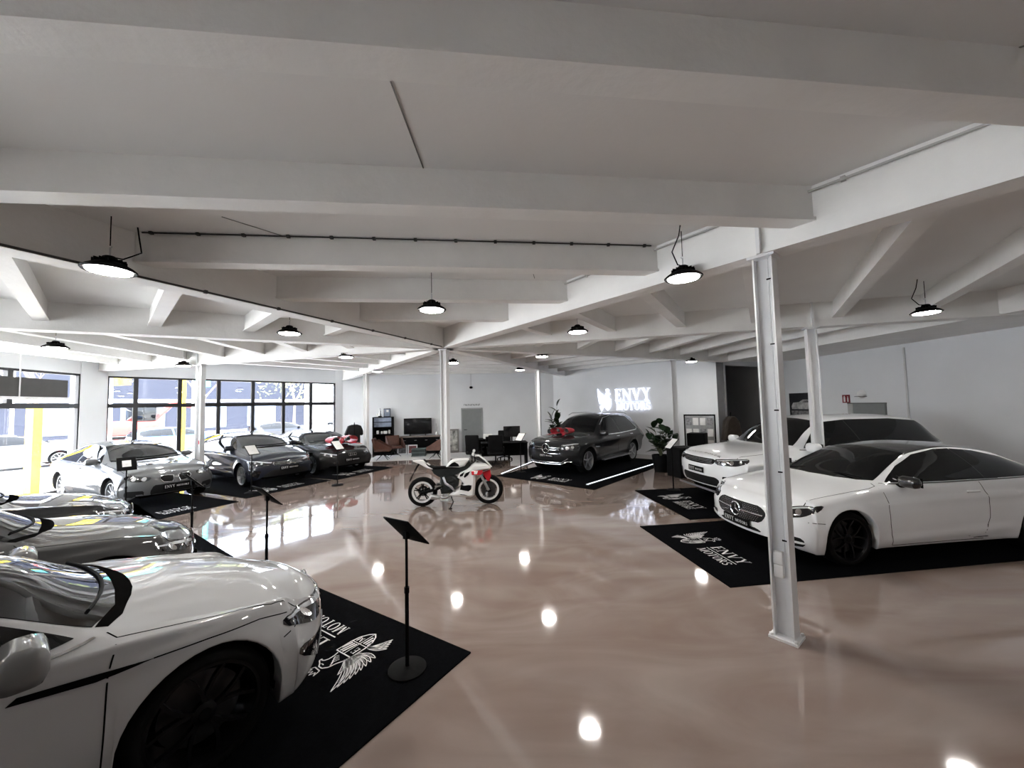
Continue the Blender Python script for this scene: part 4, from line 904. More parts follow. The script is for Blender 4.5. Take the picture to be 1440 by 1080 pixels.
    m = MB(); puff(m, [(1.26, .68), (1.44, .73), (1.46, .60), (1.42, .48), (1.36, .50), (1.30, .60)], .075, .02); m.build('front_mudguard', RP, t, 50)
    m = MB()
    for sg in (1, -1): m.tube([(1.12, sg * .10, .88), (1.26, sg * .10, .60)], .024, 8); m.tube([(1.24, sg * .10, .63), (wb, sg * .10, .31)], .030, 8); m.rbox((1.36, sg * .085, .22), (.05, .04, .10), .012)
    m.build('front_fork', 'alu', t, 50)
    m = MB(); puff(m, [(1.12, 1.06), (1.20, 1.03), (1.34, .93), (1.47, .79), (1.44, .78), (1.30, .87), (1.14, .94)], .085, .03); m.build('windscreen', 'lens_dark', t, 50)
    m = MB(); puff(m, [(1.10, 1.05), (1.20, 1.05), (1.34, .955), (1.48, .79), (1.46, .785), (1.32, .925), (1.20, 1.015), (1.10, 1.02)], .10, .01); m.build('screen_edge', WP, t, 40)
    m = MB()
    for sg in (1, -1): m.tube([(1.05, sg * .12, .90), (1.02, sg * .36, .88)], .016, 8); m.tube([(1.10, sg * .14, 1.0), (1.12, sg * .24, 1.09)], .01, 6)
    m.build('handlebar', 'black', t, 50)
    m = MB()
    for sg in (1, -1): m.rbox((1.09, sg * .29, 1.10), (.06, .14, .07), .025, n=4)
    m.build('mirror', WP, t, 50)
    m = MB(); m.tube([(.60, -.12, .24), (.66, -.22, .12), (.60, -.30, .006)], .012, 6); m.tube([(.57, -.30, .008), (.64, -.30, .008)], .012, 6); m.build('side_stand', 'black', t, 50)
    m = MB()
    for sg in (1, -1): m.tube([(.30, sg * .11, .40), (.28, sg * .22, .40)], .012, 6); m.box((.34, sg * .13, .42), (.14, .02, .06))
    m.build('foot_peg', 'alu', t)
    return t
# ---------------------------------------------------------------- lettering, emblem
def glyph(ch):   # serif capitals on a unit-height cell: list of polygons, width
    def bar(x0, y0, x1, y1, w): 
        d = Vector((x1 - x0, y1 - y0)); n = Vector((-d.y, d.x)).normalized() * w / 2
        return [(x0 - n.x, y0 - n.y), (x1 - n.x, y1 - n.y), (x1 + n.x, y1 + n.y), (x0 + n.x, y0 + n.y)]
    def slab(x, y, w): return [(x - w / 2, y), (x + w / 2, y), (x + w / 2, y + .05), (x - w / 2, y + .05)]
    def ring(cx, cy, rx, ry, tx, ty, a0=0, a1=360):
        n = 20; o = []
        q = [radians(a0 + (a1 - a0) * k / n) for k in range(n + 1)]; P = []
        for k in range(n):
            P.append([(cx + rx * cos(q[k]), cy + ry * sin(q[k])), (cx + rx * cos(q[k + 1]), cy + ry * sin(q[k + 1])), (cx + (rx - tx) * cos(q[k + 1]), cy + (ry - ty) * sin(q[k + 1])), (cx + (rx - tx) * cos(q[k]), cy + (ry - ty) * sin(q[k]))])
        return P
    T, t = .15, .06
    if ch == 'E': return [bar(.15, 0, .15, 1, T), slab(.3, 0, .6), slab(.3, .95, .6), slab(.3, .48, .35), bar(.585, .03, .585, .24, .04), bar(.57, .97, .57, .78, .04), bar(.47, .4, .47, .62, .04)], .68
    if ch == 'N': return [bar(.12, 0, .12, 1, t), bar(.12, .97, .74, .03, T), bar(.74, 0, .74, 1, t), slab(.12, 0, .26), slab(.08, .95, .2), slab(.74, .95, .26)], .9
    if ch == 'V': return [bar(.12, .98, .42, .02, T), bar(.42, .02, .70, .98, t), slab(.12, .95, .3), slab(.70, .95, .26)], .84
    if ch == 'Y': return [bar(.12, .98, .40, .45, T), bar(.40, .45, .66, .98, t), bar(.40, 0, .40, .5, T), slab(.40, 0, .34), slab(.12, .95, .3), slab(.66, .95, .26)], .8
    if ch == 'M': return [bar(.12, 0, .14, 1, t), bar(.16, .97, .50, .06, T), bar(.50, .06, .82, .97, t), bar(.86, 0, .86, 1, T), slab(.12, 0, .26), slab(.88, 0, .3), slab(.13, .95, .2), slab(.88, .95, .26)], 1.06
    if ch == 'O': return ring(.42, .5, .40, .52, .15, .05), .86
    if ch == 'T': return [bar(.36, 0, .36, 1, T), slab(.36, 0, .34), slab(.36, .95, .72), bar(.02, .97, .02, .76, .04), bar(.70, .97, .70, .76, .04)], .76
    if ch == 'R': return [bar(.15, 0, .15, 1, T), slab(.15, 0, .3), slab(.2, .95, .3), slab(.25, .47, .3)] + ring(.34, .74, .26, .26, .14, .05, -90, 90) + [bar(.36, .5, .66, .02, T), slab(.68, 0, .2)], .8
    if ch == 'S': return ring(.30, .74, .25, .26, .11, .06, 20, 270) + ring(.30, .27, .28, .27, .13, .06, -160, 90) + [bar(.53, .98, .53, .76, .04), bar(.04, .02, .04, .26, .04)], .62
    if ch == 'A': return [bar(.08, .02, .42, .98, t), bar(.42, .98, .74, .02, T), bar(.2, .34, .62, .34, .05), slab(.08, 0, .22), slab(.74, 0, .28)], .86
    if ch == 'G': return ring(.42, .5, .40, .52, .15, .05, 40, 340) + [bar(.74, .08, .74, .46, .12), slab(.70, .44, .3)], .88
    return [], .4
def word(mb, txt, put, h, x0=0, y0=0, sp=.08, fw=None):
    """flat letters; put(x, y) -> 3-D point"""
    ws = [glyph(c)[1] for c in txt]; tot = sum(ws) + sp * (len(txt) - 1); k = h if fw is None else fw / tot; x = x0
    for c, w in zip(txt, ws):
        for pl in glyph(c)[0]:
            P = [put(x + p[0] * k, y0 + p[1] * h) for p in pl]; mb.add(P, [tuple(range(len(P)))])
        x += (w + sp) * k
    return x - x0
def leafpoly(a, b, w, bend=0., n=8):
    a, b = Vector(a), Vector(b); d = b - a; nn = Vector((-d.y, d.x)).normalized(); L = d.length; Lp, Rp = [], []
    for k in range(n + 1):
        t = k / n; c = a + d * t + nn * (bend * L * sin(pi * t)); ww = w * (sin(pi * min(1, t * .9 + .1)))**.8 * .5
        Lp.append((c.x + nn.x * ww, c.y + nn.y * ww)); Rp.append((c.x - nn.x * ww, c.y - nn.y * ww))
    return Lp, Rp
def crest(mb, put):
    """bird with a raised wing and crown above a quartered shield, unit height about 1.6, drawn in lines"""
    def line(P, w, taper=True):
        N = len(P)
        for i in range(N - 1):
            a, b = Vector(P[i]), Vector(P[i + 1]); d = b - a
            if d.length < 1e-6: continue
            n = Vector((-d.y, d.x)).normalized(); wa = w * (1 - .6 * i / N if taper else 1) / 2; wb_ = w * (1 - .6 * (i + 1) / N if taper else 1) / 2
            V = [put(*(a - n * wa)), put(*(b - n * wb_)), put(*(b + n * wb_)), put(*(a + n * wa))]; mb.add(V, [(0, 1, 2, 3)])
    def feather(a, b, w, bend):
        L, R_ = leafpoly(a, b, w, bend); line(L, .022, False); line(R_, .022, False)
        m = [((p[0] + q[0]) / 2, (p[1] + q[1]) / 2) for p, q in zip(L, R_)]; line(m[:-2], .014)
    for k in range(9): t = k / 8; feather((-.12 - .10 * t, .62 - .35 * t), (-.78 + .16 * t * t - .05 * t, 1.42 - 1.25 * t), .11, .10)
    for k in range(7): t = k / 6; feather((-.08 - .05 * t, .60 - .3 * t), (-.42 + .08 * t, 1.02 - .75 * t), .08, .08)
    for k in range(5): t = k / 4; feather((-.16, .02), (-.62 + .18 * t, -.22 - .34 * t), .09, -.08)
    # head and neck
    line([(-.10, .62), (-.02, .80), (.02, .98), (.12, 1.08), (.24, 1.08), (.34, 1.0), (.44, .95), (.45, .88), (.40, .91), (.34, .88), (.30, .80), (.30, .66), (.34, .52)], .03, False)
    line([(.20, .99), (.27, .98), (.30, 1.0)], .03); 
    for k in range(4): line([(.04 + .05 * k, .92 - .06 * k), (.10 + .05 * k, .80 - .05 * k), (.06 + .05 * k, .66 - .03 * k)], .022)
    line([(.08, 1.16), (.30, 1.14)], .03, False); line([(.08, 1.16), (.03, 1.34), (.11, 1.24), (.15, 1.38), (.20, 1.25), (.26, 1.37), (.28, 1.22), (.36, 1.30), (.30, 1.14)], .022, False)
    # shield
    sh = [(-.12, .48), (.46, .48), (.46, .05), (.42, -.18), (.30, -.38), (.17, -.48), (.04, -.38), (-.08, -.18), (-.12, .05), (-.12, .48)]
    line(sh, .035, False); line([(.17, .48), (.17, -.46)], .02, False); line([(-.12, .02), (.46, .02)], .02, False)
    for k in range(3): line([(.22 + .085 * k, .06), (.28 + .085 * k if k < 2 else .44, .44 if k < 2 else .34)], .05, False)
    for k in range(3): line([(-.07 + .08 * k, -.04 - .0 * k), (-.07 + .08 * k - .01, -.2 - .07 * k)], .045, False)
    word(mb, 'E', put, .22, -.06, .14); word(mb, 'M', put, .17, .225, -.2)
# ---------------------------------------------------------------- high-bay pendant lamps
def make_lamp():
    t = empty('pendant_lamp')
    h = MB(); h.lathe([(.03, .13), (.045, .12), (.055, .07), (.09, .065), (.145, .028), (.17, .004), (.162, -.008), (.14, 0)], n=28, cap=True)
    for k in range(14):
        q = 2 * pi * k / 14; h.box((.078 * cos(q), .078 * sin(q), .078), (.05, .006, .03), q)
    h.build('housing', 'black', t, 40)
    d = MB(); d.lathe([(.137, -.004), (.137, -.010), (.11, -.017), (.001, -.02)], n=24); d.build('diffuser', 'glow_lamp', t, 40)
    c = MB(); c.tube([(0, 0, .13), (0, 0, .21)], .006, 6); c.tube([(0, 0, .2), (.015, 0, .215), (0, 0, .232), (-.015, 0, .215), (0, 0, .2)], .004, 5); c.build('hook', 'alu', t)
    return t
lamp0 = make_lamp()
LP = [
 (-3.55, 3.35, 'big nearby lamp hanging at the dark beam upper left'), (-3.67, 6.32, 'lamp hanging under the joists left of the middle column'), (-8.56, 7.17, 'far left lamp towards the street window'),
 (-1.03, 4.99, 'lamp hanging just in front of the middle column'), (1.80, 3.92, 'big lamp hanging beside the near right column'), (1.19, 6.79, 'lamp hanging right of the middle column'),
 (.81, 10.17, 'small lamp above the dark SUV'), (-4.07, 9.41, 'small lamp above the motorcycle tail, left of the middle column'), (-4.66, 13.3, 'small lamp beside the clothes rail column'),
 (-1.71, 11.2, 'small lamp just right of the middle column'), (.30, 14.0, 'small lamp beside the column behind the SUV'), (5.8, 12.37, 'small lamp above the brochure stand at the recess'),
 (6.4, 5.86, 'lamp hanging by the right wall above the white SUV'), (-8.9, 10.39, 'small lamp beside the column at the silver coupe'),
 (6.0, .9, 'unseen lamp added for light beyond the right edge of view'), (-5.6, .9, 'unseen lamp added for light beyond the left edge of view')]  # both lamps here are added out of view for light and car reflections
lamps = [lamp0] + [copy_tree(lamp0) for _ in LP[1:]]
for i, (x, y, lb) in enumerate(LP):
    o = lamps[i]; o.scale = (1.1, 1.1, 1.)
    o.location = (x, y, 3.375); o.rotation_euler = (0, 0, i * .7)
    tag(o, 'round black ' + lb, 'lamp', 'high bay lamps under the ceiling')
    w = MB(); w.tube([(0, 0, .225), (0, 0, CEIL_Z - 3.375)], .004, 5)
    if i in (0, 4, 12):
        w.tube([(0, 0, .125), (.05, .06, .125), (.1, .16, .225), (.04, .2, .365), (.02, .2, CEIL_Z - 3.375)], .006, 5)
    w.build('hanging_cable', 'black', o)
# ---------------------------------------------------------------- floor mats with emblem
def floor_mat(mid, viewer_right, w, l, label, corner=None):
    """mid: middle of the front edge; viewer_right: angle (deg) of the front edge, left to right as read from the front"""
    a = radians(viewer_right); t = empty('floor_mat', (mid[0], mid[1], 0), a, label, 'mat', 'black emblem mats under the cars')
    m = MB(); m.box((0, l / 2, .005), (w, l, .010)); m.build('carpet', 'mat_carpet', t)
    c = MB(); put = lambda u, v: (-.36 + u * .34, .42 + v * .34, .0115); crest(c, put); c.build('emblem', 'white_ink', t)
    L = MB(); put = lambda u, v: (u, v, .0115); word(L, 'ENVY', put, .17, -.02, .53, fw=.60); word(L, 'MOTORS', put, .125, -.01, .32, fw=.58)
    L.add([(-.02, .475, .0115), (.58, .475, .0115), (.58, .487, .0115), (-.02, .487, .0115)], [(0, 1, 2, 3)]); L.build('lettering', 'white_ink', t)
    return t
floor_mat((-1.43, 4.065), 147, 2.45, 5.4, 'black mat under the pale grey fastback with the nearest price stand on it')
floor_mat((-5.06, 6.42), 143, 2.45, 5.4, 'black mat under the mid grey sedan')
floor_mat((-7.95, 8.60) if False else (-8.0, 8.45), 143, 2.45, 5.4, 'black mat under the glossy black sedan')
floor_mat((-6.95, 7.95), 65, 2.5, 5.2, 'black mat under the silver coupe')
floor_mat((-5.93, 10.45), 64, 2.35, 5.2, 'black mat under the dark hatchback')
floor_mat((-4.75, 12.65), 66, 2.4, 5.2, 'black mat under the black fastback with the red bow')
floor_mat((.70, 10.55), -41, 3.3, 5.6, 'black mat between the two white light strips under the dark SUV')
floor_mat((2.98, 8.12), -84.5, 2.36, 5.4, 'black mat under the white SUV')
floor_mat((2.25, 5.53), -82.5, 2.21, 5.4, 'black mat under the white coupe in front of the near right column')
GL = mat('strip_glow', (.8, .85, .9), .4, var=.01, emit=(.85, .92, 1), estr=.8)
def strip(p, q, label):
    p, q = Vector((*p, 0)), Vector((*q, 0)); d = q - p; t = empty('light_strip', (p + q) / 2, atan2(d.y, d.x), label, 'light', 'light strips beside the dark SUV')
    b = MB(); b.box((0, 0, .02), (d.length, .07, .02)); b.build('housing', 'alu', t); g = MB(); g.box((0, 0, .032), (d.length - .02, .055, .006)); g.build('diffuser', GL, t)
strip((-.37, 11.85), (.85, 14.55), 'white glowing strip on the desk side of the dark SUV')
strip((1.86, 9.97), (4.72, 13.05), 'white glowing strip on the plant side of the dark SUV')

# ---------------------------------------------------------------- price stands
def make_stand(tilt=46):
    t = empty('price_stand')
    b = MB(); b.lathe([(.15, .0), (.15, .012), (.13, .022), (.03, .03), (.001, .032)], n=32); b.build('base', 'black', t, 40)
    p = MB(); p.tube([(0, 0, .03), (0, 0, .62)], .016, 12); p.tube([(0, 0, .6), (0, 0, 1.04)], .011, 12); p.tube([(0, 0, .595), (0, 0, .64)], .021, 12); p.build('pole', 'black', t, 40)
    R = Matrix.Rotation(radians(90 - tilt), 3, 'X'); h = MB(); h.rbox((0, 0, 1.09), (.29, .33, .014), .008, R=Matrix.Rotation(radians(tilt), 3, 'X')); h.box((0, 0, 1.055), (.04, .04, .06)); o = h.build('sign_holder', 'black', t, 40)
    s = MB(); s.box((0, -.0075 * sin(radians(tilt)), 1.09 + .0085 * cos(radians(tilt))), (.25, .29, .003), R=Matrix.Rotation(radians(tilt), 3, 'X')); s.build('price_sheet', 'paper', o)
    return t
st0 = make_stand()
SL = [(-.89, 3.2, 147, 'nearest black stand, its panel seen from behind, on the black mat in the centre'), (-2.93, 4.62, 143, 'black stand with an edge-on tilted panel behind the pale grey fastback'), (-4.75, 5.75, 143, 'black stand with a tilted panel in front of the silver coupe bumper'),
      (-7.78, 7.8, 50, 'stand with small white sheet in a black panel before the silver coupe headlight'), (-6.75, 10.0, 66, 'stand with white sheet before the dark hatchback'), (-4.88, 10.75, 66, 'small stand before the black fastback with the red bow'),
      (.22, 12.1, -41, 'stand with white sheet by the desks'), (3.76, 9.22, -84, 'stand with white sheet at the head of the white SUV mat')]
stands = [st0] + [copy_tree(st0) for _ in SL[1:]]
for o, (x, y, a, lb) in zip(stands, SL):
    o.location = (x, y, .010); o.rotation_euler = (0, 0, radians(a)); tag(o, 'price stand: ' + lb if len(lb.split()) < 13 else lb, 'stand', 'price stands by the cars')

m = MB(); tr_ = radians(46); m.box((0, -.0075 * sin(tr_), 1.09 + .0085 * cos(tr_)), (.13, .16, .003), R=Matrix.Rotation(tr_, 3, 'X'))
ho = [q for q in COL.objects if q.parent == stands[3] and q.name.startswith('sign_holder')][0]
for q in [q for q in COL.objects if q.parent == ho]: bpy.data.objects.remove(q)
m.build('price_sheet', 'paper', ho)
# ---------------------------------------------------------------- lit emblem on the logo wall
wl_p = Vector((2.0, 18.7, 0)); wl_d = (Vector((7.45, 13.5, 0)) - wl_p).normalized(); wl_n = Vector((-wl_d.y, wl_d.x, 0)) * -1
wl_a = atan2(wl_d.y, wl_d.x)
GW = mat('sign_glow', (.9, .92, 1), .4, var=.01, emit=(.84, .88, 1), estr=.85); GB = mat('sign_back_glow', (.7, .75, .9), .5, var=.01, emit=(.6, .68, 1), estr=.6)
sg = empty('emblem_sign', wl_p + wl_d * 2.45 + wl_n * .03 + Vector((0, 0, 1.72)), wl_a, 'white lit bird emblem and ENVY MOTORS lettering on the pale wall', 'sign')
f2 = lambda u, v: (u, -.03, v)
def thick(mb, dy=.03):
    n = len(mb.v); b = MB(); b.add(mb.v + [(v[0], v[1] + dy, v[2]) for v in mb.v], mb.f + [tuple(i + n for i in f[::-1]) for f in mb.f] + [(f[i], f[i] + n, f[(i + 1) % len(f)] + n, f[(i + 1) % len(f)]) for f in mb.f for i in range(len(f))]); return b
def faces_front(mb):   # wind every face towards -y
    for i, f in enumerate(mb.f):
        a, b, c = [Vector(mb.v[k]) for k in f[:3]]
        if (b - a).cross(c - a).y > 0: mb.f[i] = f[::-1]
    return mb
c = MB(); crest(c, lambda u, v: (.42 + u * .50, -.03, .30 + v * .50)); thick(faces_front(c)).build('emblem', GW, sg)
c = MB(); word(c, 'ENVY', f2, .48, .86, .47, .06, fw=1.56); thick(faces_front(c)).build('lettering', GW, sg)
c = MB(); word(c, 'MOTORS', f2, .30, .90, .08, .06, fw=1.5); thick(faces_front(c)).build('lettering', GW, sg)
c = MB(); c.box((1.64, -.02, .425), (1.5, .02, .018)); c.build('rule', GB, sg)

# ---------------------------------------------------------------- back wall: door, furniture
def bw(x, off=0.): return (x + .113 * off, 17.57 + .1138 * (x + 7.94) - off, 0)
BA = atan2(1.13, 9.94)
dr = empty('door_1', bw(-1.93, .0), BA, 'grey door in the white back wall', None, None, 'structure')
m = MB(); m.box((0, -.012, .985), (.92, .024, 1.97)); m.build('leaf', 'grey_door', dr); m = MB()
m.box((-.48, -.02, .99), (.05, .04, 1.98)); m.box((.48, -.02, .99), (.05, .04, 1.98)); m.box((0, -.02, 1.995), (1.01, .04, .04)); m.build('frame', mat('door_frame', (.33, .34, .35), .4, var=.05), dr)
m = MB(); m.tube([(-.37, -.024, 1.0), (-.37, -.07, 1.0), (-.24, -.07, 1.0)], .012, 8); m.build('door_handle', 'black', dr)
m = MB()
for k in range(13):
    x = -.36 + k * .06; m.box((x, -.006, 2.16), (.012, .01, .075)); m.box((x + .018, -.006, 2.16 + (.032, 0, -.032)[k % 3]), (.03, .01, .012))
    if k % 2: m.box((x + .034, -.006, 2.16), (.010, .01, .07))
o = m.build('wall_lettering', 'black', None, loc=bw(-1.93, .0), rz=BA); tag(o, 'small row of dark lettering above the grey door', 'lettering')

tv = empty('television', Vector(bw(-4.39, .28)) + Vector((0, 0, .006)), BA, 'black flat television standing on the long sideboard', 'television')
m = MB(); m.rbox((0, 0, 1.24), (1.25, .04, .72), .012); m.build('casing', 'black', tv, 40); m = MB(); m.box((0, -.021, 1.245), (1.21, .004, .67)); m.build('screen', 'gloss_black', tv)
m = MB(); m.tube([(-.35, 0, .885), (-.35, -.08, .808)], .012, 6); m.tube([(.35, 0, .885), (.35, -.08, .808)], .012, 6); m.tube([(-.35, 0, .885), (-.35, .08, .808)], .012, 6); m.tube([(.35, 0, .885), (.35, .08, .808)], .012, 6); m.build('stand', 'black', tv)
sb = empty('sideboard', bw(-4.38, .30), BA, 'long dark sideboard with grey wood top under the television', 'sideboard')
m = MB(); m.box((0, 0, .40), (1.94, .42, .70)); m.build('body', 'black', sb); m = MB(); m.box((0, 0, .775), (2.0, .46, .05)); m.build('top', mat('grey_wood', (.24, .20, .18), .5, var=.25, vscale=4), sb)
for k in range(4):
    m = MB(); m.box((-.72 + .48 * k, -.215, .40), (.47, .016, .64)); d = m.build('door', 'black', sb); h = MB(); h.box((-.72 + .48 * k + .15, -.228, .62), (.10, .012, .012)); h.build('handle', 'alu', d)
m = MB(); m.box((-.9, 0, .025), (.06, .38, .05)); m.box((.9, 0, .025), (.06, .38, .05)); m.build('foot', 'black', sb)
v = empty('white_vase', bw(-3.55, .30), 0, 'small white vase with twig beside the television', 'vase'); v.location.z = .80
m = MB(); m.lathe([(.03, 0), (.06, .03), (.07, .08), (.03, .15), (.035, .17)], n=20); m.build('pot', 'paper', v, 50); m = MB(); m.tube([(0, 0, .15), (.02, 0, .35), (-.02, .01, .55)], .006, 6); m.build('twig', 'stem', v)

sh = empty('shelf_unit', bw(-5.92, .24), BA, 'tall black open shelf left of the television', 'shelf')
m = MB()
for sx in (-.42, .42): m.box((sx, 0, .85), (.04, .36, 1.70))
m.box((0, .17, .85), (.82, .02, 1.70)); m.build('frame', 'black', sh)
for z in (.04, .48, .92, 1.24, 1.47, 1.685): m = MB(); m.box((0, 0, z), (.82, .34, .03)); m.build('shelf_board', 'black', sh)
def on_shelf(name, label, cat, mb, m, dx, z, dy=0.): o = mb.build(name, m, None, 40, loc=Vector(bw(-5.92 + dx, .26 + dy)) + Vector((0, 0, z)), rz=BA); return tag(o, label, cat)
blue = mat('slate_panel', (.20, .24, .32), .35, var=.6, vscale=3)
m = MB(); m.box((0, -.12, .095), (.76, .012, .19)); on_shelf('car_print', 'blue grey car photo panel in the top shelf bay', 'picture', m, blue, 0, 1.485)
m = MB(); m.box((0, -.12, .10), (.76, .012, .20)); on_shelf('car_print', 'blue grey car photo panel in the second shelf bay', 'picture', m, blue, 0, 1.255)
for k, (dx, w, h, lb) in enumerate(((-.24, .12, .15, 'white mug at the left end'), (-.06, .10, .12, 'white bowl in the middle left'), (.10, .16, .13, 'pale box in the middle right'), (.27, .10, .17, 'white vase at the right end'))):
    m = MB(); m.lathe([(w * .35, 0), (w * .5, h * .3), (w * .48, h * .8), (w * .36, h)], n=16) if k != 2 else m.rbox((0, 0, h / 2), (w, w * .7, h), .01)
    on_shelf(['mug', 'bowl', 'box', 'vase'][k], lb + ' of the middle shelf', ['mug', 'bowl', 'box', 'vase'][k], m, 'paper', dx, .936)
fg = empty('figurine', Vector(bw(-6.06, .26)) + Vector((0, 0, 1.70)), BA, 'grey figurine on top of the tall black shelf', 'figurine')
m = MB(); m.rbox((0, 0, .02), (.14, .10, .04), .01); m.build('base', 'black', fg); m = MB(); m.lathe([(.05, .04), (.07, .10), (.045, .2), (.055, .26), (.02, .29), (.035, .33), (.03, .38), (.001, .40)], n=16); m.build('body', 'alu', fg, 50)
m = MB(); m.rbox((-.11, 0, .10), (.09, .09, .12), .03); m.build('side_ball', 'paper', fg, 50)
pf = empty('framed_photo', Vector(bw(-5.75, .24)) + Vector((0, 0, 1.70)), BA, 'dark framed photo standing on top of the tall shelf', 'picture')
m = MB(); m.box((0, 0, .19), (.30, .02, .38)); m.build('frame', 'black', pf); m = MB(); m.box((0, -.011, .19), (.26, .004, .33)); m.build('photo', blue, pf); m = MB(); m.box((.02, -.0145, .27), (.10, .004, .10)); m.build('highlight', 'paper', pf)

def armchair(x, y, rz, label):
    t = empty('lounge_chair', (x, y, .009), radians(rz), label, 'chair', 'brown lounge chairs on the pale rug')
    m = MB(); m.rbox((0, 0, .40), (.62, .60, .11), .05); m.build('seat', 'leather', t, 50)
    m = MB(); m.rbox((-.31, 0, .64), (.10, .60, .50), .045, R=Matrix.Rotation(-.22, 3, 'Y')); m.build('backrest', 'leather', t, 50)
    for sy in (-1, 1):
        m = MB(); P = [(-.34, .78), (-.22, .80), (.18, .55), (.30, .50), (.30, .36), (-.26, .36)]; m.prism([(p[0], p[1]) for p in P], (0, sy * .31 + .03, 0), (1, 0, 0), (0, 0, 1), .06 if False else .06); m.build('armrest', 'leather', t, 30)
    m = MB(); m.tube([(0, 0, .20), (0, 0, .36)], .028, 10); m.build('post', 'black', t)
    for k in range(4): m = MB(); a = pi / 4 + k * pi / 2; m.tube([(0, 0, .24), (.32 * cos(a), .32 * sin(a), .014)], [.018, .010], 6); m.build('leg', 'black', t)
    return t
armchair(-5.30, 15.75, 10, 'brown leather chair facing right, its side turned, by the tall shelf')
armchair(-5.15, 16.75, -60, 'brown leather chair facing out, back against the tall shelf')
armchair(-3.15, 15.85, 175, 'brown leather chair facing left, just left of the middle column')
m = MB(); m.rbox((0, 0, .004), (4.1, 1.9, .008), .003); o = m.build('rug', mat('pale_rug', (.66, .65, .63), .9, var=.15, vscale=20), None, loc=bw(-4.1, 1.55), rz=BA); tag(o, 'pale rug under the brown lounge chairs', 'rug')
pb = empty('storage_crate', bw(-4.22, 1.25), BA, 'dark green crate table on the rug between the chairs', 'crate')
m = MB(); m.box((0, 0, .17), (.56, .44, .30)); m.build('body', mat('crate_green', (.03, .045, .045), .5, var=.4), pb); m = MB()
for z in (.03, .17, .31): m.box((0, 0, z), (.60, .48, .035))
m.build('trim', mat('crate_edge', (.10, .13, .13), .4, var=.2), pb)
def poster(dx, label, c):
    t = empty('framed_poster', Vector(bw(dx, .62)) + Vector((0, 0, .009)), BA, label, 'picture', 'white framed posters leaning on the sideboard'); R = Matrix.Rotation(-.12, 3, 'X')
    m = MB(); m.box((0, 0, .215), (.42, .02, .42), R=R); m.build('frame', 'paper', t); m = MB(); m.box((0, -.0125, .22), (.32, .004, .32), R=R); m.build('print', c, t); return t
poster(-5.03, 'white framed dark poster left of its twin, leaning on the sideboard', mat('poster_dark', (.10, .10, .10), .5, var=.9, vscale=9)); poster(-4.58, 'white framed reddish poster leaning on the sideboard beside the green crate', mat('poster_red', (.16, .05, .05), .5, var=.9, vscale=9))
t = empty('leaning_picture', bw(-2.92, .16), BA, 'large grey framed picture leaning on the wall behind the middle column', 'picture'); R = Matrix.Rotation(-.08, 3, 'X')
m = MB(); m.box((0, 0, .53), (.74, .03, 1.04), R=R); m.build('frame', mat('frame_grey', (.16, .15, .14), .5, var=.1), t); m = MB(); m.box((0, -.018, .53), (.62, .004, .92), R=R); m.build('print', mat('print_leafy', (.34, .34, .32), .5, var=.95, vscale=5), t)
# clothes rail
cr = empty('clothes_rail', (-6.55, 15.95, 0), radians(-68), 'black clothes rail in the corner by the long window', 'rack')
m = MB()
for sx in (-.38, .38): m.tube([(sx, 0, .02), (sx, 0, 1.52)], .014, 8); m.tube([(sx, -.22, .014), (sx, .22, .014)], .014, 8)
m.tube([(-.38, 0, 1.52), (.38, 0, 1.52)], .014, 8); m.build('frame', 'black', cr, 40)
gdk = mat('garment_black', (.012, .012, .014), .85, var=.3)
for k, (dx, lb) in enumerate(((-.27, 'black jacket with sleeve out, rearmost on the clothes rail'), (-.08, 'black shirt with pale print on the clothes rail'), (.10, 'dark shirt with grey print on the clothes rail'), (.26, 'black jacket at the front end of the clothes rail'))):
    g = empty('jacket' if k in (0, 3) else 'shirt', cr.location + Matrix.Rotation(radians(-68), 3, 'Z') @ Vector((dx, 0, 0)), radians(22 + 8 * k), lb, 'garment', 'garments on the clothes rail')
    m = MB(); P = [(-.08, 1.44), (.08, 1.44), (.20, 1.38), (.30, 1.05), (.22, 1.0), (.17, 1.16), (.18, .66), (-.18, .66), (-.17, 1.16), (-.22, 1.0), (-.30, 1.05), (-.20, 1.38)]
    if k in (1, 2): puff(m, [(p[0] * 1.1, p[1]) for p in P], .035, .015)
    else: puff(m, [(p[0] * 1.3, p[1]) for p in P], .035, .015)
    m.build('cloth', gdk, g, 50); m = MB(); m.tube([(-.15, 0, 1.41), (0, 0, 1.47), (.15, 0, 1.41)], .006, 5); m.tube([(0, 0, 1.47), (0, 0, 1.53), (.02, 0, 1.548)], .004, 5); m.build('hanger', 'alu', g)
    if k in (1, 2): m = MB(); m.box((0, -.037, 1.12), (.18, .006, .16)); m.build('print', 'paper' if k == 1 else 'alu', g)

# ---------------------------------------------------------------- desks
def desk(x, y, rz, label, w=1.7):
    t = empty('desk', (x, y, 0), radians(rz), label, 'desk', 'black desks by the logo wall'); m = MB(); m.box((0, 0, .735), (w, .75, .03)); m.build('top', 'black', t)
    m = MB(); m.box((0, .30, .45), (w - .1, .02, .5)); m.build('front_panel', 'black', t)
    for sx in (-1, 1): m = MB(); m.box((sx * (w / 2 - .04), 0, .36), (.05, .68, .72)); m.build('leg', 'black', t)
    return t
desk(-.35, 14.35, 5, 'black desk carrying the black monitor left of the dark SUV'); desk(-.95, 16.0, 5, 'black desk further back in front of the grey door wall', 1.6)
mo = empty('monitor', (-.05, 14.45, .75), radians(5), 'black monitor on the desk beside the dark SUV', 'monitor'); m = MB(); m.rbox((0, 0, .37), (.62, .03, .40), .01); m.build('casing', 'black', mo, 40); m = MB(); m.box((0, -.017, .37), (.59, .004, .37)); m.build('screen', 'gloss_black', mo)
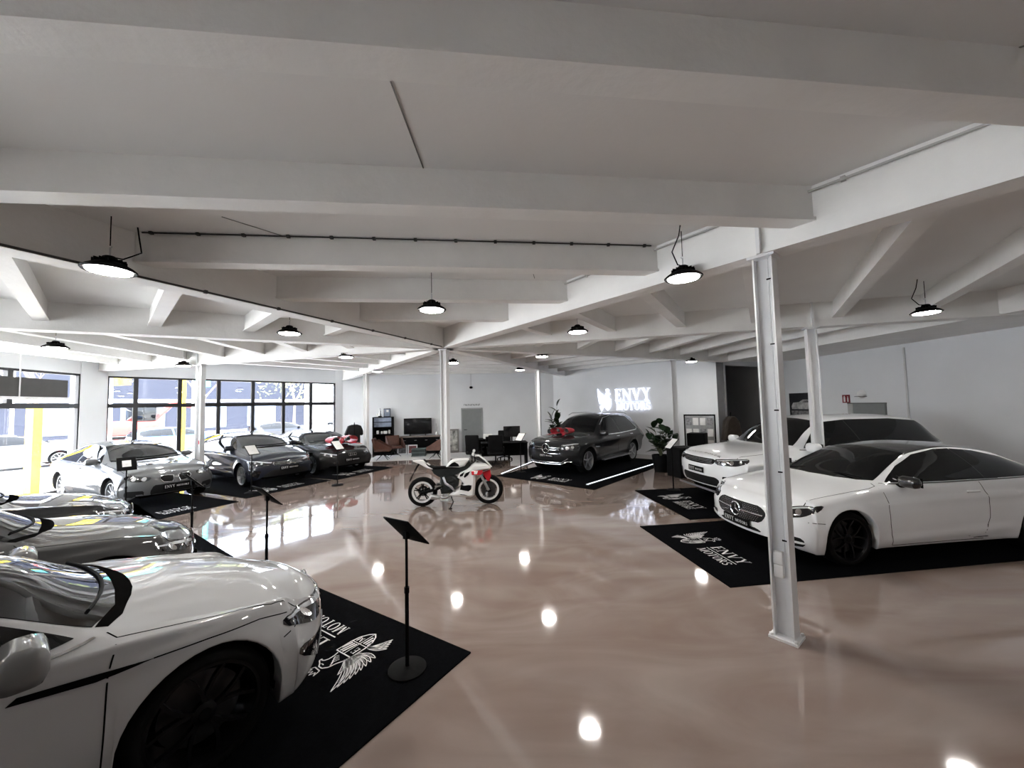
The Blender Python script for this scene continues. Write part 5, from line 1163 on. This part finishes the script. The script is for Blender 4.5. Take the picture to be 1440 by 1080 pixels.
m = MB(); m.box((0, .03, .10), (.05, .03, .2)); m.box((0, .02, .006), (.24, .18, .012)); m.build('stand', 'black', mo)
m = MB(); m.rbox((0, 0, .09), (.36, .30, .18), .02); o = m.build('printer', 'paper', None, 40, loc=(-1.05, 16.0, .75)); tag(o, 'small white printer on the rear desk', 'printer')
m = MB(); m.rbox((0, 0, .012), (.30, .20, .024), .008); m.box((0, .10, .11), (.30, .012, .2)); o = m.build('laptop', 'gloss_black', None, 40, loc=(-.85, 14.25, .75), rz=.3); tag(o, 'dark laptop open on the front desk', 'laptop')
def office_chair(x, y, rz, label):
    t = empty('office_chair', (x, y, 0), radians(rz), label, 'chair', 'black office chairs at the desks'); m = MB(); m.rbox((0, 0, .47), (.52, .50, .09), .04); m.build('seat', 'black', t, 50)
    m = MB(); m.rbox((-.25, 0, .82), (.08, .50, .58), .04, R=Matrix.Rotation(-.14, 3, 'Y')); m.build('backrest', 'black', t, 50)
    m = MB()
    for sy in (-1, 1): m.tube([(-.15, sy * .27, .45), (-.1, sy * .29, .66), (.14, sy * .29, .66)], .02, 8)
    m.build('armrest', 'black', t, 40); m = MB(); m.tube([(0, 0, .10), (0, 0, .44)], .026, 10)
    for k in range(5): a = 2 * pi * k / 5; m.tube([(0, 0, .11), (.29 * cos(a), .29 * sin(a), .065)], [.02, .014], 6); m.lathe([(.001, 0), (.028, 0), (.028, .055), (.001, .055)], (.29 * cos(a), .29 * sin(a), 0), n=10, cap=False)
    m.build('base', 'black', t, 40); return t
office_chair(-1.35, 13.55, 75, 'black office chair leftmost before the front desk'); office_chair(-.62, 13.35, 95, 'black office chair in the middle before the front desk'); office_chair(-.35, 15.15, -90, 'black office chair on the far side of the front desk')

# ---------------------------------------------------------------- plants
def plant(x, y, h, n, label, pot_m='black', seed=1, pr=.26, ph=.5, leaf=(.34, .17), spread=.5):
    rnd = random.Random(seed); t = empty('potted_plant', (x, y, 0), 0, label, 'plant')
    m = MB(); m.lathe([(pr * .75, 0), (pr, ph * .9), (pr, ph), (pr * .88, ph), (pr * .86, ph - .06), (.001, ph - .06)], n=28); m.build('pot', pot_m, t, 40)
    st = MB(); lf = MB()
    for s_ in range(n):
        a = 2 * pi * s_ / n + rnd.uniform(-.3, .3); top = h * rnd.uniform(.62, 1); sp_ = spread * rnd.uniform(.3, 1) * (h - ph); P = []
        for k in range(6): q = k / 5; P.append(Vector((sp_ * q**1.5 * cos(a), sp_ * q**1.5 * sin(a), ph - .08 + (top - ph) * q)))
        st.tube(P, [.014 - .009 * k / 5 for k in range(6)], 6)
        nl = rnd.randint(4, 6)
        for j in range(nl):
            q = .35 + .65 * j / (nl - 1); i = min(4, int(q * 5)); b = P[i] + (P[i + 1] - P[i]) * (q * 5 - i); la = a + j * 2.4 + rnd.uniform(-.4, .4); el = rnd.uniform(.1, .9) if j < nl - 1 else 1.2
            d = Vector((cos(la) * cos(el), sin(la) * cos(el), sin(el))); sd = d.cross(Vector((0, 0, 1))).normalized(); nn = sd.cross(d); L = leaf[0] * rnd.uniform(.75, 1.15); Wd = leaf[1] * rnd.uniform(.8, 1.1); V = []
            for k in range(7):
                u = k / 6; c = b + d * (L * u) - Vector((0, 0, .25 * L * u * u)); w = Wd * .5 * sin(pi * min(1, .06 + .94 * u))**.75
                V += [c - sd * w + nn * (w * .25), c, c + sd * w + nn * (w * .25)]
            lf.add(V, [f for k in range(6) for f in ((3 * k, 3 * k + 1, 3 * k + 4, 3 * k + 3), (3 * k + 1, 3 * k + 2, 3 * k + 5, 3 * k + 4))])
    st.build('stem', 'stem', t, 50); lf.build('foliage', 'leaf', t, 60); return t
plant(4.45, 11.75, 1.62, 10, 'broad leaved plant in a black pot beside the column at the recess', seed=4, leaf=(.36, .24), spread=.42)
plant(1.62, 14.95, 2.14, 8, 'tall leafy plant beside the dark SUV front corner', seed=8, leaf=(.46, .20), spread=.16, pr=.22)
# things by the recess
t = empty('brochure_rack', (6.15, 12.75, 0), radians(-42), 'black framed brochure rack with clear panel at the recess corner', 'rack')
m = MB()
for sx in (-.47, .47): m.box((sx, 0, .83), (.03, .05, 1.62)); m.box((sx, 0, .01), (.05, .40, .02))
m.box((0, 0, 1.63), (.97, .05, .05)); m.build('frame', 'black', t); m = MB(); m.box((0, .02, 1.0), (.91, .015, 1.2)); m.build('back_panel', mat('acrylic', (.42, .43, .44), .08, coat=1, var=.2, vscale=5), t)
for r_ in range(3):
    for c_ in range(4): m = MB(); m.box((-.33 + .22 * c_, -.012, 1.42 - .36 * r_), (.17, .012, .24)); m.build('brochure', 'paper' if (r_ + c_) % 3 else mat('brochure_grey', (.22, .22, .23), .4, var=.6, vscale=14), t)
m = MB(); m.rbox((0, 0, .40), (.62, .55, .80), .02); m.rbox((0, 0, .805), (.60, .50, .03), .01); o = m.build('cabinet', 'black', None, 40, loc=(4.75, 10.95, 0), rz=.3); tag(o, 'black cabinet behind the price stand and the column plant', 'cabinet')
m = MB(); m.rbox((0, 0, .55), (.5, .45, 1.1), .015); o = m.build('counter', 'black', None, 40, loc=(5.75, 12.1, 0), rz=-.7); tag(o, 'tall black box left of the brochure rack', 'box')
ct = empty('coat_stand', (7.45, 13.2, 0), 0, 'dark coat stand with brown coats at the recess edge', 'coat stand'); m = MB(); m.tube([(0, 0, .02), (0, 0, 1.7)], .02, 8); m.lathe([(.22, 0), (.22, .02), (.03, .04)], n=20); m.build('pole', 'black', ct, 40)
for k in range(2): m = MB(); puff(m, [(-.06, 1.55), (.06, 1.55), (.20, 1.40), (.30, .75), (-.30, .75), (-.20, 1.40)], .09, .03, y0=-.08 + .16 * k); m.build('coat', mat('coat_brown', (.035, .026, .02), .9, var=.4), ct, 50)
# right wall things
def rw(y, off=0.): return Vector((9.62 + (18.0 - y) * 1.43 / 23.5 - off, y, 0))
RA = atan2(-23.5, 1.43)
t = empty('car_poster', rw(13.15, .012) + Vector((0, 0, 1.90)), RA, 'dark car photo poster on the right wall beside the second column', 'poster')
m = MB(); m.box((0, 0, 0), (1.15, .02, .78)); m.build('board', mat('poster_black', (.02, .022, .026), .35, var=.5, vscale=3), t)
m = MB(); puff(m, [(-.48, -.06), (-.40, .06), (-.15, .08), (.02, .16), (.30, .16), (.46, .06), (.52, -.06), (.50, -.16), (-.46, -.16)], .004, .002, y0=-.013); m.build('car_print', mat('print_pale', (.42, .42, .42), .4, var=.5, vscale=6), t); m = MB(); puff(m, [(-.50, -.22), (.52, -.22), (.54, -.36), (-.46, -.36)], .004, .002, y0=-.013); puff(m, [(0, .06), (.06, .13), (.28, .13), (.36, .06)], .004, .002, y0=-.0165); m.build('road_print', mat('print_grey', (.20, .20, .20), .4, var=.6, vscale=12), t)
t = empty('safety_sign', rw(11.55, .01) + Vector((0, 0, 2.06)), RA, 'small dark red pictogram sign on the right wall', 'sign'); m = MB(); m.box((0, 0, 0), (.24, .012, .24)); m.build('plate', mat('sign_red', (.20, .012, .02), .4, var=.1), t)
m = MB(); m.box((-.05, -.008, -.02), (.06, .004, .14)); m.box((-.05, -.008, .07), (.035, .004, .035)); m.box((.06, -.008, -.03), (.04, .004, .12)); m.box((.06, -.008, .055), (.025, .004, .03)); m.build('pictogram', 'paper', t)
t = empty('emergency_lamp', rw(11.05, .0) + Vector((0, 0, 2.19)), RA, 'small round white lamp above the grey recessed door', 'lamp'); m = MB(); m.lathe([(.12, 0), (.12, .03), (.09, .08), (.001, .10)], R=Matrix.Rotation(radians(90), 3, 'X'), n=24); m.build('shade', 'paper', t, 50); m = MB(); m.box((0, -.06, -.07), (.26, .12, .012)); m.build('rim', 'black', t)
t = empty('door_2', rw(10.95, .0), RA, 'grey recessed door low in the right wall', None, None, 'structure'); m = MB(); m.box((.06, -.006, .96), (.94, .012, 1.90)); m.build('leaf', 'grey_door', t); m = MB(); m.box((-.48, -.012, .96), (.16, .024, 1.90)); m.build('reveal', mat('reveal_grey', (.42, .43, .43), .5, var=.05), t)
m = MB(); m.box((0, -.016, 1.925), (1.12, .03, .03)); m.box((.54, -.016, .96), (.03, .03, 1.92)); m.build('frame', mat('frame_dk', (.14, .15, .15), .5, var=.05), t)
m = MB(); m.box((0, 0, 1.7), (.035, .03, 3.3)); o = m.build('trim_conduit', mat('conduit_grey', (.60, .61, .61), .5, var=.05), None, loc=rw(9.85, .02), rz=RA); S(o, 'grey vertical conduit on the right wall')
# ceiling fittings
def detector(x, y, label):
    t = empty('smoke_detector', (x, y, CEIL_Z), 0, label, 'detector', 'white detectors on the ceiling'); m = MB(); m.lathe([(.055, 0), (.055, -.02), (.001, -.02)], n=20, cap=False); m.build('base', 'paper', t, 40); m = MB(); m.lathe([(.05, -.02), (.048, -.045), (.03, -.06), (.001, -.062)], n=20, cap=False); m.build('head', 'paper', t, 40)
detector(-.85, 3.34, 'round white smoke detector on the ceiling in front of the middle column'); detector(-5.95, 4.45, 'round white smoke detector on the ceiling at the far left edge')
t = empty('security_camera', Vector(bw(-1.95, .05)) + Vector((0, 0, 2.98)), BA, 'small dark camera hanging under the ceiling above the grey door', 'camera'); m = MB(); m.tube([(0, 0, .06), (0, 0, .65)], .012, 6); m.build('stem', 'alu', t); m = MB(); m.rbox((0, -.05, 0), (.16, .12, .11), .05, n=4); m.build('dome', 'black', t, 50)
hb = empty('hanging_banner', (-10.3, 8.0, 0), radians(100), 'long dark panel hung on thin wires inside the street window', 'panel')
m = MB(); m.box((-.9, 0, 2.72), (3.9, .05, .40)); m.build('panel', mat('banner_dark', (.035, .035, .033), .6, var=.15), hb)
m = MB(); m.box((-.9, .0, 2.49), (3.9, .10, .05)); m.build('rail', 'steel_white', hb); m = MB()
for x in (.0, -2.0): m.tube([(x, -.03, 2.46), (x, -.03, CEIL_Z)], .012, 6)
m.tube([(.9, -.03, CEIL_Z), (-1.2, -.03, 2.95)], .006, 5); m.build('wire', 'steel_white', hb)
# gift bows on two bonnets
def bow(c, x, y, s, label, rz=0.):
    h = c.hit((x, y, 2), DN); z = h[0].z; wp = c.root.matrix_basis @ Vector((x, y, z + .012)); t = empty('gift_bow', wp, c.root.rotation_euler.z + rz, label, 'bow')
    for sy in (-1, 1):
        m = MB()
        for off in (-.5, .1, .6):
            P = []; W_ = .16 * s
            for k in range(13): q = 2 * pi * k / 12; P.append(Vector((off * .18 * s, sy * (.30 * s * (1 - cos(q)) * .62), .125 * s + .10 * s * sin(q) * (1 + .2 * off))))
            V = [p + Vector((dx_ * W_ * (.35 + .65 * min(1, abs(p.y) / (.2 * s))), 0, 0)) for p in P for dx_ in (-.5, .5)]; m.add(V, [(2 * k, 2 * k + 1, 2 * k + 3, 2 * k + 2) for k in range(12)])
        m.build('loop', 'red', t, 60)
    m = MB(); m.rbox((0, 0, .08 * s), (.15 * s, .13 * s, .13 * s), .05 * s, n=4); m.build('knot', 'red', t, 50)
    m = MB()
    for sy in (-1, 1):
        P = [Vector((.05 * s, sy * .05 * s, .08 * s)), Vector((.18 * s, sy * .16 * s, .05 * s)), Vector((.32 * s, sy * .26 * s, .025 * s)), Vector((.46 * s, sy * .32 * s, .01 * s))]; V = [p + Vector((0, d_ * .05 * s, 0)) for p in P for d_ in (-1, 1)]; m.add(V, [(2 * k, 2 * k + 1, 2 * k + 3, 2 * k + 2) for k in range(3)])
    m.build('tail', 'red', t, 60); return t
# ---------------------------------------------------------------- parked cars
car_coupe = coupe((4.04, 5.76, 187.3), 'white two-door coupe with black roof behind the near right column')
car_rr = suv((4.6, 8.10, 187), 'white SUV with black glass beyond the white coupe', 'rr')
car_gle = suv((1.57, 12.36, 227.6), 'dark graphite SUV with red bow in front of the lit emblem wall', 'gle')
car_m3 = sedan((-8.54, 9.37, -25.5), 'silver two-door coupe nearest the white pier', 'm3', PS)
car_golf = sedan((-7.1, 11.49, -32), 'glossy dark hatchback between the silver coupe and the bow car', 'golf', PBL)
car_a5 = sedan((-5.99, 13.22, -35.2), 'black fastback with red bow on its bonnet by the clothes rail', 'a5', PB)
car_art = sedan((-2.52, 2.88, 52), 'pale grey fastback nearest the viewer, only its front in view', 'arteon', PG)
car_grey = sedan((-4.72, 4.40, 52), 'mid grey sedan bonnet just behind the pale grey fastback', 'grey', PSG)
car_blk = sedan((-6.95, 5.85, 52), 'glossy black sedan bonnet behind the mid grey one', 'black', PB)
bow(car_a5, .22, 0, 1.25, 'red gift bow on the black fastback bonnet'); bow(car_gle, .05, .05, .95, 'dark red gift bow on the graphite SUV bonnet')
motorcycle((-1.95, 8.30, 4.), 'white and red sport motorcycle standing before the middle column')
# ---------------------------------------------------------------- street outside
g = MB(); g.box((-45, 25, -.20), (150, 150, .1)); S(g.build('ground_outside', mat('pale_paving', (.60, .59, .57), .9, var=.08, vscale=.5)), 'pale sunlit paving outside the windows')
r_ = MB(); r_.box((-27.5, 27, -.13), (70, 7, .04), radians(62)); S(r_.build('road', mat('asphalt', (.045, .048, .055), .9, var=.15, vscale=2)), 'grey road outside the windows')
def block(name, label, c, d, rz, z, m, cat='building'):
    t = empty(name, (c[0], c[1], -.15), radians(rz), label, cat); b = MB(); b.box((0, 0, z / 2), (d[0], d[1], z)); b.build('walls', m, t); return t
bl = mat('facade_blue', (.0085, .0115, .026), .6, var=.06, vscale=.4)
b1 = block('office_building', 'large blue building across the street', (-50, 33), (60, 12), 62, 13, bl)
m = MB()
for k in range(9): m.box((-24 + 6 * k, -6.02, 1.7), (3.6, .06, 2.6))
m.build('shopfront_window', mat('facade_glass', (.10, .13, .18), .1, coat=1., var=.3), b1)
m = MB(); m.box((0, -6.05, 3.6), (60, .2, .35)); m.build('canopy', 'steel_white', b1)
b2 = block('warehouse', 'pale warehouse further down the street', (-12, 66), (26, 12), 20, 9, mat('facade_pale', (.10, .105, .115), .7, var=.06))
m = MB()
for k in range(6): m.box((-10 + 4 * k, -6.02, 3.2), (2.4, .06, 1.6))
m.build('window', mat('facade_glass2', (.12, .16, .2), .1, coat=1., var=.3), b2)
def ypost(p, z1, label, r=.11):
    t = empty('steel_post', (*p, -.15), 0, label, 'post', 'yellow posts outside the windows'); m = MB(); m.box((0, 0, z1 / 2), (r * 2, r * 2, z1)); m.build('shaft', 'yellow', t); m = MB(); m.box((0, 0, .02), (r * 3.4, r * 3.4, .04)); m.build('base_plate', 'yellow', t)
ypost((-13.65, 11.0), 2.55, 'yellow post outside the street window, lower half in view', .11); ypost((-13.55, 12.1), 4.2, 'slim yellow post against the white pier', .07); ypost((-12.0, 14.0), 4.2, 'yellow post behind the long window, left part', .07)
def pole(p, h, label, flag=None):
    t = empty('flag_pole' if flag else 'lamp_post', (*p, -.15), 0, label, 'pole'); m = MB(); m.tube([(0, 0, 0), (0, 0, h)], [.09, .05], 10); m.build('shaft', 'steel_white', t, 40)
    if flag:
        m = MB(); V = []
        for k in range(9): V += [(.06 + .12 * k, .10 * sin(k * .8), h - .1), (.06 + .12 * k, .10 * sin(k * .8 + .3), h - 3.2)]
        m.add(V, [(2 * k, 2 * k + 2, 2 * k + 3, 2 * k + 1) for k in range(8)]); m.build('flag', flag, t, 60)
pole((-21.5, 20.6), 7, 'white flag pole with yellow flag across the street', 'yellow'); pole((-19.5, 23.5), 7, 'white flag pole with teal flag beside the pale warehouse', mat('flag_teal', (.05, .35, .33), .7, var=.1)); pole((-25, 17.6), 8, 'plain white lamp post seen through the long window'); pole((-26, 20.0), 8, 'white pole at the pier side of the long window', mat('flag_pink', (.6, .06, .16), .7, var=.1))
def tree(p, h, seed, label, leaf=None):
    rnd = random.Random(seed); t = empty('street_tree', (*p, -.15), 0, label, 'tree', 'bare trees along the street'); m = MB()
    def br(a, d, L, r, n):
        b = a + d * L; m.tube([a, a + d * L * .5 + Vector((rnd.uniform(-.08, .08), rnd.uniform(-.08, .08), 0)) * L, b], [r, r * .8, r * .62], 6)
        if n:
            for _ in range(3): br(b, (d + Vector((rnd.uniform(-.75, .75), rnd.uniform(-.75, .75), rnd.uniform(-.1, .5)))).normalized(), L * rnd.uniform(.55, .75), r * .55, n - 1)
    br(Vector((0, 0, 0)), Vector((0, 0, 1)), h * .36, .13, 4); m.build('trunk', mat('bark%d' % seed, (.20, .16, .13), .9, var=.3), t, 60)
    if leaf:
        f = MB()
        for _ in range(900):
            q = Vector((rnd.gauss(0, 1), rnd.gauss(0, 1), rnd.gauss(0, .8))) * h * .17 + Vector((0, 0, h * .68)); a, b = Vector((rnd.uniform(-1, 1), rnd.uniform(-1, 1), rnd.uniform(-1, 1))) * .12, Vector((rnd.uniform(-1, 1), rnd.uniform(-1, 1), rnd.uniform(-1, 1))) * .12; f.add([q, q + a, q + a + b, q + b], [(0, 1, 2, 3)])
        f.build('foliage', leaf, t)
tree((-24.5, 19.8), 7, 3, 'bare tree behind the left part of the long window'); tree((-20.5, 25.2), 7, 5, 'bare tree behind the middle of the long window'); tree((-17.8, 31.5), 8, 9, 'budding yellow green tree at the right end of the long window', mat('spring_leaf', (.35, .40, .10), .7, var=.3))
tree((-26, 12.2), 8, 12, 'bare tree behind the white pier side')
# parked cars outside, simple bodies with wheels and glass
SP_ = [((-22.6, 9.0, -100), PW, 'white car parked outside the street window'), ((-20.9, 17.6, 62), PS, 'silver car parked outside beyond the white pier'), ((-18.0, 22.6, 62), paint('blue_paint', (.05, .16, .42)), 'blue car parked outside the long window'),
       ((-15.3, 27.8, 62), PBL, 'dark car outside the right part of the long window'), ((-12.6, 33.0, 62), PW, 'white car furthest off outside the long window')]
for pose, pm, lb in SP_:
    c = sedan((*pose[:2], pose[2]), lb, 'golf', pm, False); c.root.location.z = -.11
t = empty('excavator', (-24.2, 24.3, -.15), radians(62), 'red excavator across the street', 'excavator'); rd = mat('digger_red', (.55, .05, .04), .45, var=.1)
m = MB(); m.rbox((0, 0, 1.35), (2.6, 1.8, .9), .2); m.build('body', rd, t, 40); m = MB(); m.rbox((.5, -.3, 2.3), (1.2, 1.1, 1.1), .12); m.build('cab', 'car_glass', t, 40)
m = MB(); m.tube([(1.0, .3, 1.5), (2.4, .3, 3.0), (3.6, .3, 2.6)], [.2, .17, .13], 8); m.build('boom', rd, t, 40)
for sy in (-.8, .8): m = MB(); m.rbox((0, sy, .42), (3.0, .5, .8), .35); m.build('track', 'rubber', t, 40)
def barrier(x, y, label):
    t = empty('road_barrier', (x, y, -.15), radians(62), label, 'barrier', 'white barriers outside'); m = MB(); m.box((0, 0, .55), (1.6, .12, .9)); m.build('board', 'paper', t); m = MB(); m.box((.2, -.065, .6), (.3, .012, .3)); m.build('red_patch', rd, t); m = MB(); m.box((0, 0, .06), (1.6, .5, .12)); m.build('foot', 'rubber', t)
barrier(-18.2, 17.2, 'white road barrier nearest the pier'); barrier(-17.2, 19.0, 'white road barrier second from the pier')
# ---------------------------------------------------------------- light
W = bpy.data.worlds.new('sky'); SC.world = W; W.use_nodes = True
nt = W.node_tree; bg = nt.nodes['Background']
sky = nt.nodes.new('ShaderNodeTexSky'); sky.sky_type = 'NISHITA'; sky.sun_disc = False; sky.sun_elevation = radians(42); sky.sun_rotation = radians(200); sky.air_density = 1.; sky.dust_density = 2.5
mx = nt.nodes.new('ShaderNodeMix'); mx.data_type = 'RGBA'; mx.inputs['Factor'].default_value = .55; mx.inputs['B'].default_value = (1.0, 1.04, 1.1, 1)
sc = nt.nodes.new('ShaderNodeMix'); sc.data_type = 'RGBA'; sc.blend_type = 'MULTIPLY'; sc.inputs['Factor'].default_value = 1; sc.inputs['B'].default_value = (.12, .12, .12, 1)
nt.links.new(sky.outputs[0], sc.inputs['A']); nt.links.new(sc.outputs['Result'], mx.inputs['A']); nt.links.new(mx.outputs['Result'], bg.inputs[0]); bg.inputs[1].default_value = 11.0
su = bpy.data.lights.new('sun', 'SUN'); su.energy = 26; su.angle = radians(1.5); su.color = (1, .97, .92)
so = bpy.data.objects.new('sun', su); COL.objects.link(so); so.rotation_euler = Vector((.10, .62, -.80)).to_track_quat('-Z', 'Y').to_euler()
def portal(p, q):
    p, q = Vector((*p, 0)), Vector((*q, 0)); d = q - p; n = Vector((d.y, -d.x, 0)).normalized()
    l = bpy.data.lights.new('window_portal', 'AREA'); l.shape = 'RECTANGLE'; l.size = d.length; l.size_y = HEAD; l.cycles.is_portal = True
    o = bpy.data.objects.new('window_portal', l); COL.objects.link(o); o.location = (p + q) / 2 + Vector((0, 0, HEAD / 2)) - n * .15
    o.rotation_euler = n.to_track_quat('-Z', 'Z').to_euler()
portal(W1A, W1B); portal(LWB, LWA)
# ---------------------------------------------------------------- camera
cam = bpy.data.cameras.new('camera'); cam.sensor_width = 36; cam.lens = 541 / 1440 * 36; cam.clip_start = .05; cam.clip_end = 400
co = bpy.data.objects.new('camera', cam); COL.objects.link(co)
P_, R_ = .055, .023
rt = Vector((1, 0, 0)); fw = Vector((0, cos(P_), sin(P_))); up = Vector((0, -sin(P_), cos(P_)))
X_ = rt * cos(R_) - up * sin(R_); Y_ = rt * sin(R_) + up * cos(R_); Z_ = -fw
co.matrix_world = Matrix(((X_.x, Y_.x, Z_.x, 0), (X_.y, Y_.y, Z_.y, 0), (X_.z, Y_.z, Z_.z, 2.1), (0, 0, 0, 1)))
SC.camera = co
SC.view_settings.view_transform = 'Standard'; SC.view_settings.look = 'None'; SC.view_settings.gamma = 1; SC.view_settings.use_curve_mapping = False
SC.view_settings.exposure = 0.75
SC.cycles.use_denoising = True; SC.cycles.max_bounces = 10; SC.cycles.diffuse_bounces = 6; SC.cycles.glossy_bounces = 5; SC.cycles.transparent_max_bounces = 12
SC.cycles.sample_clamp_indirect = 8; SC.cycles.caustics_reflective = False; SC.cycles.caustics_refractive = False
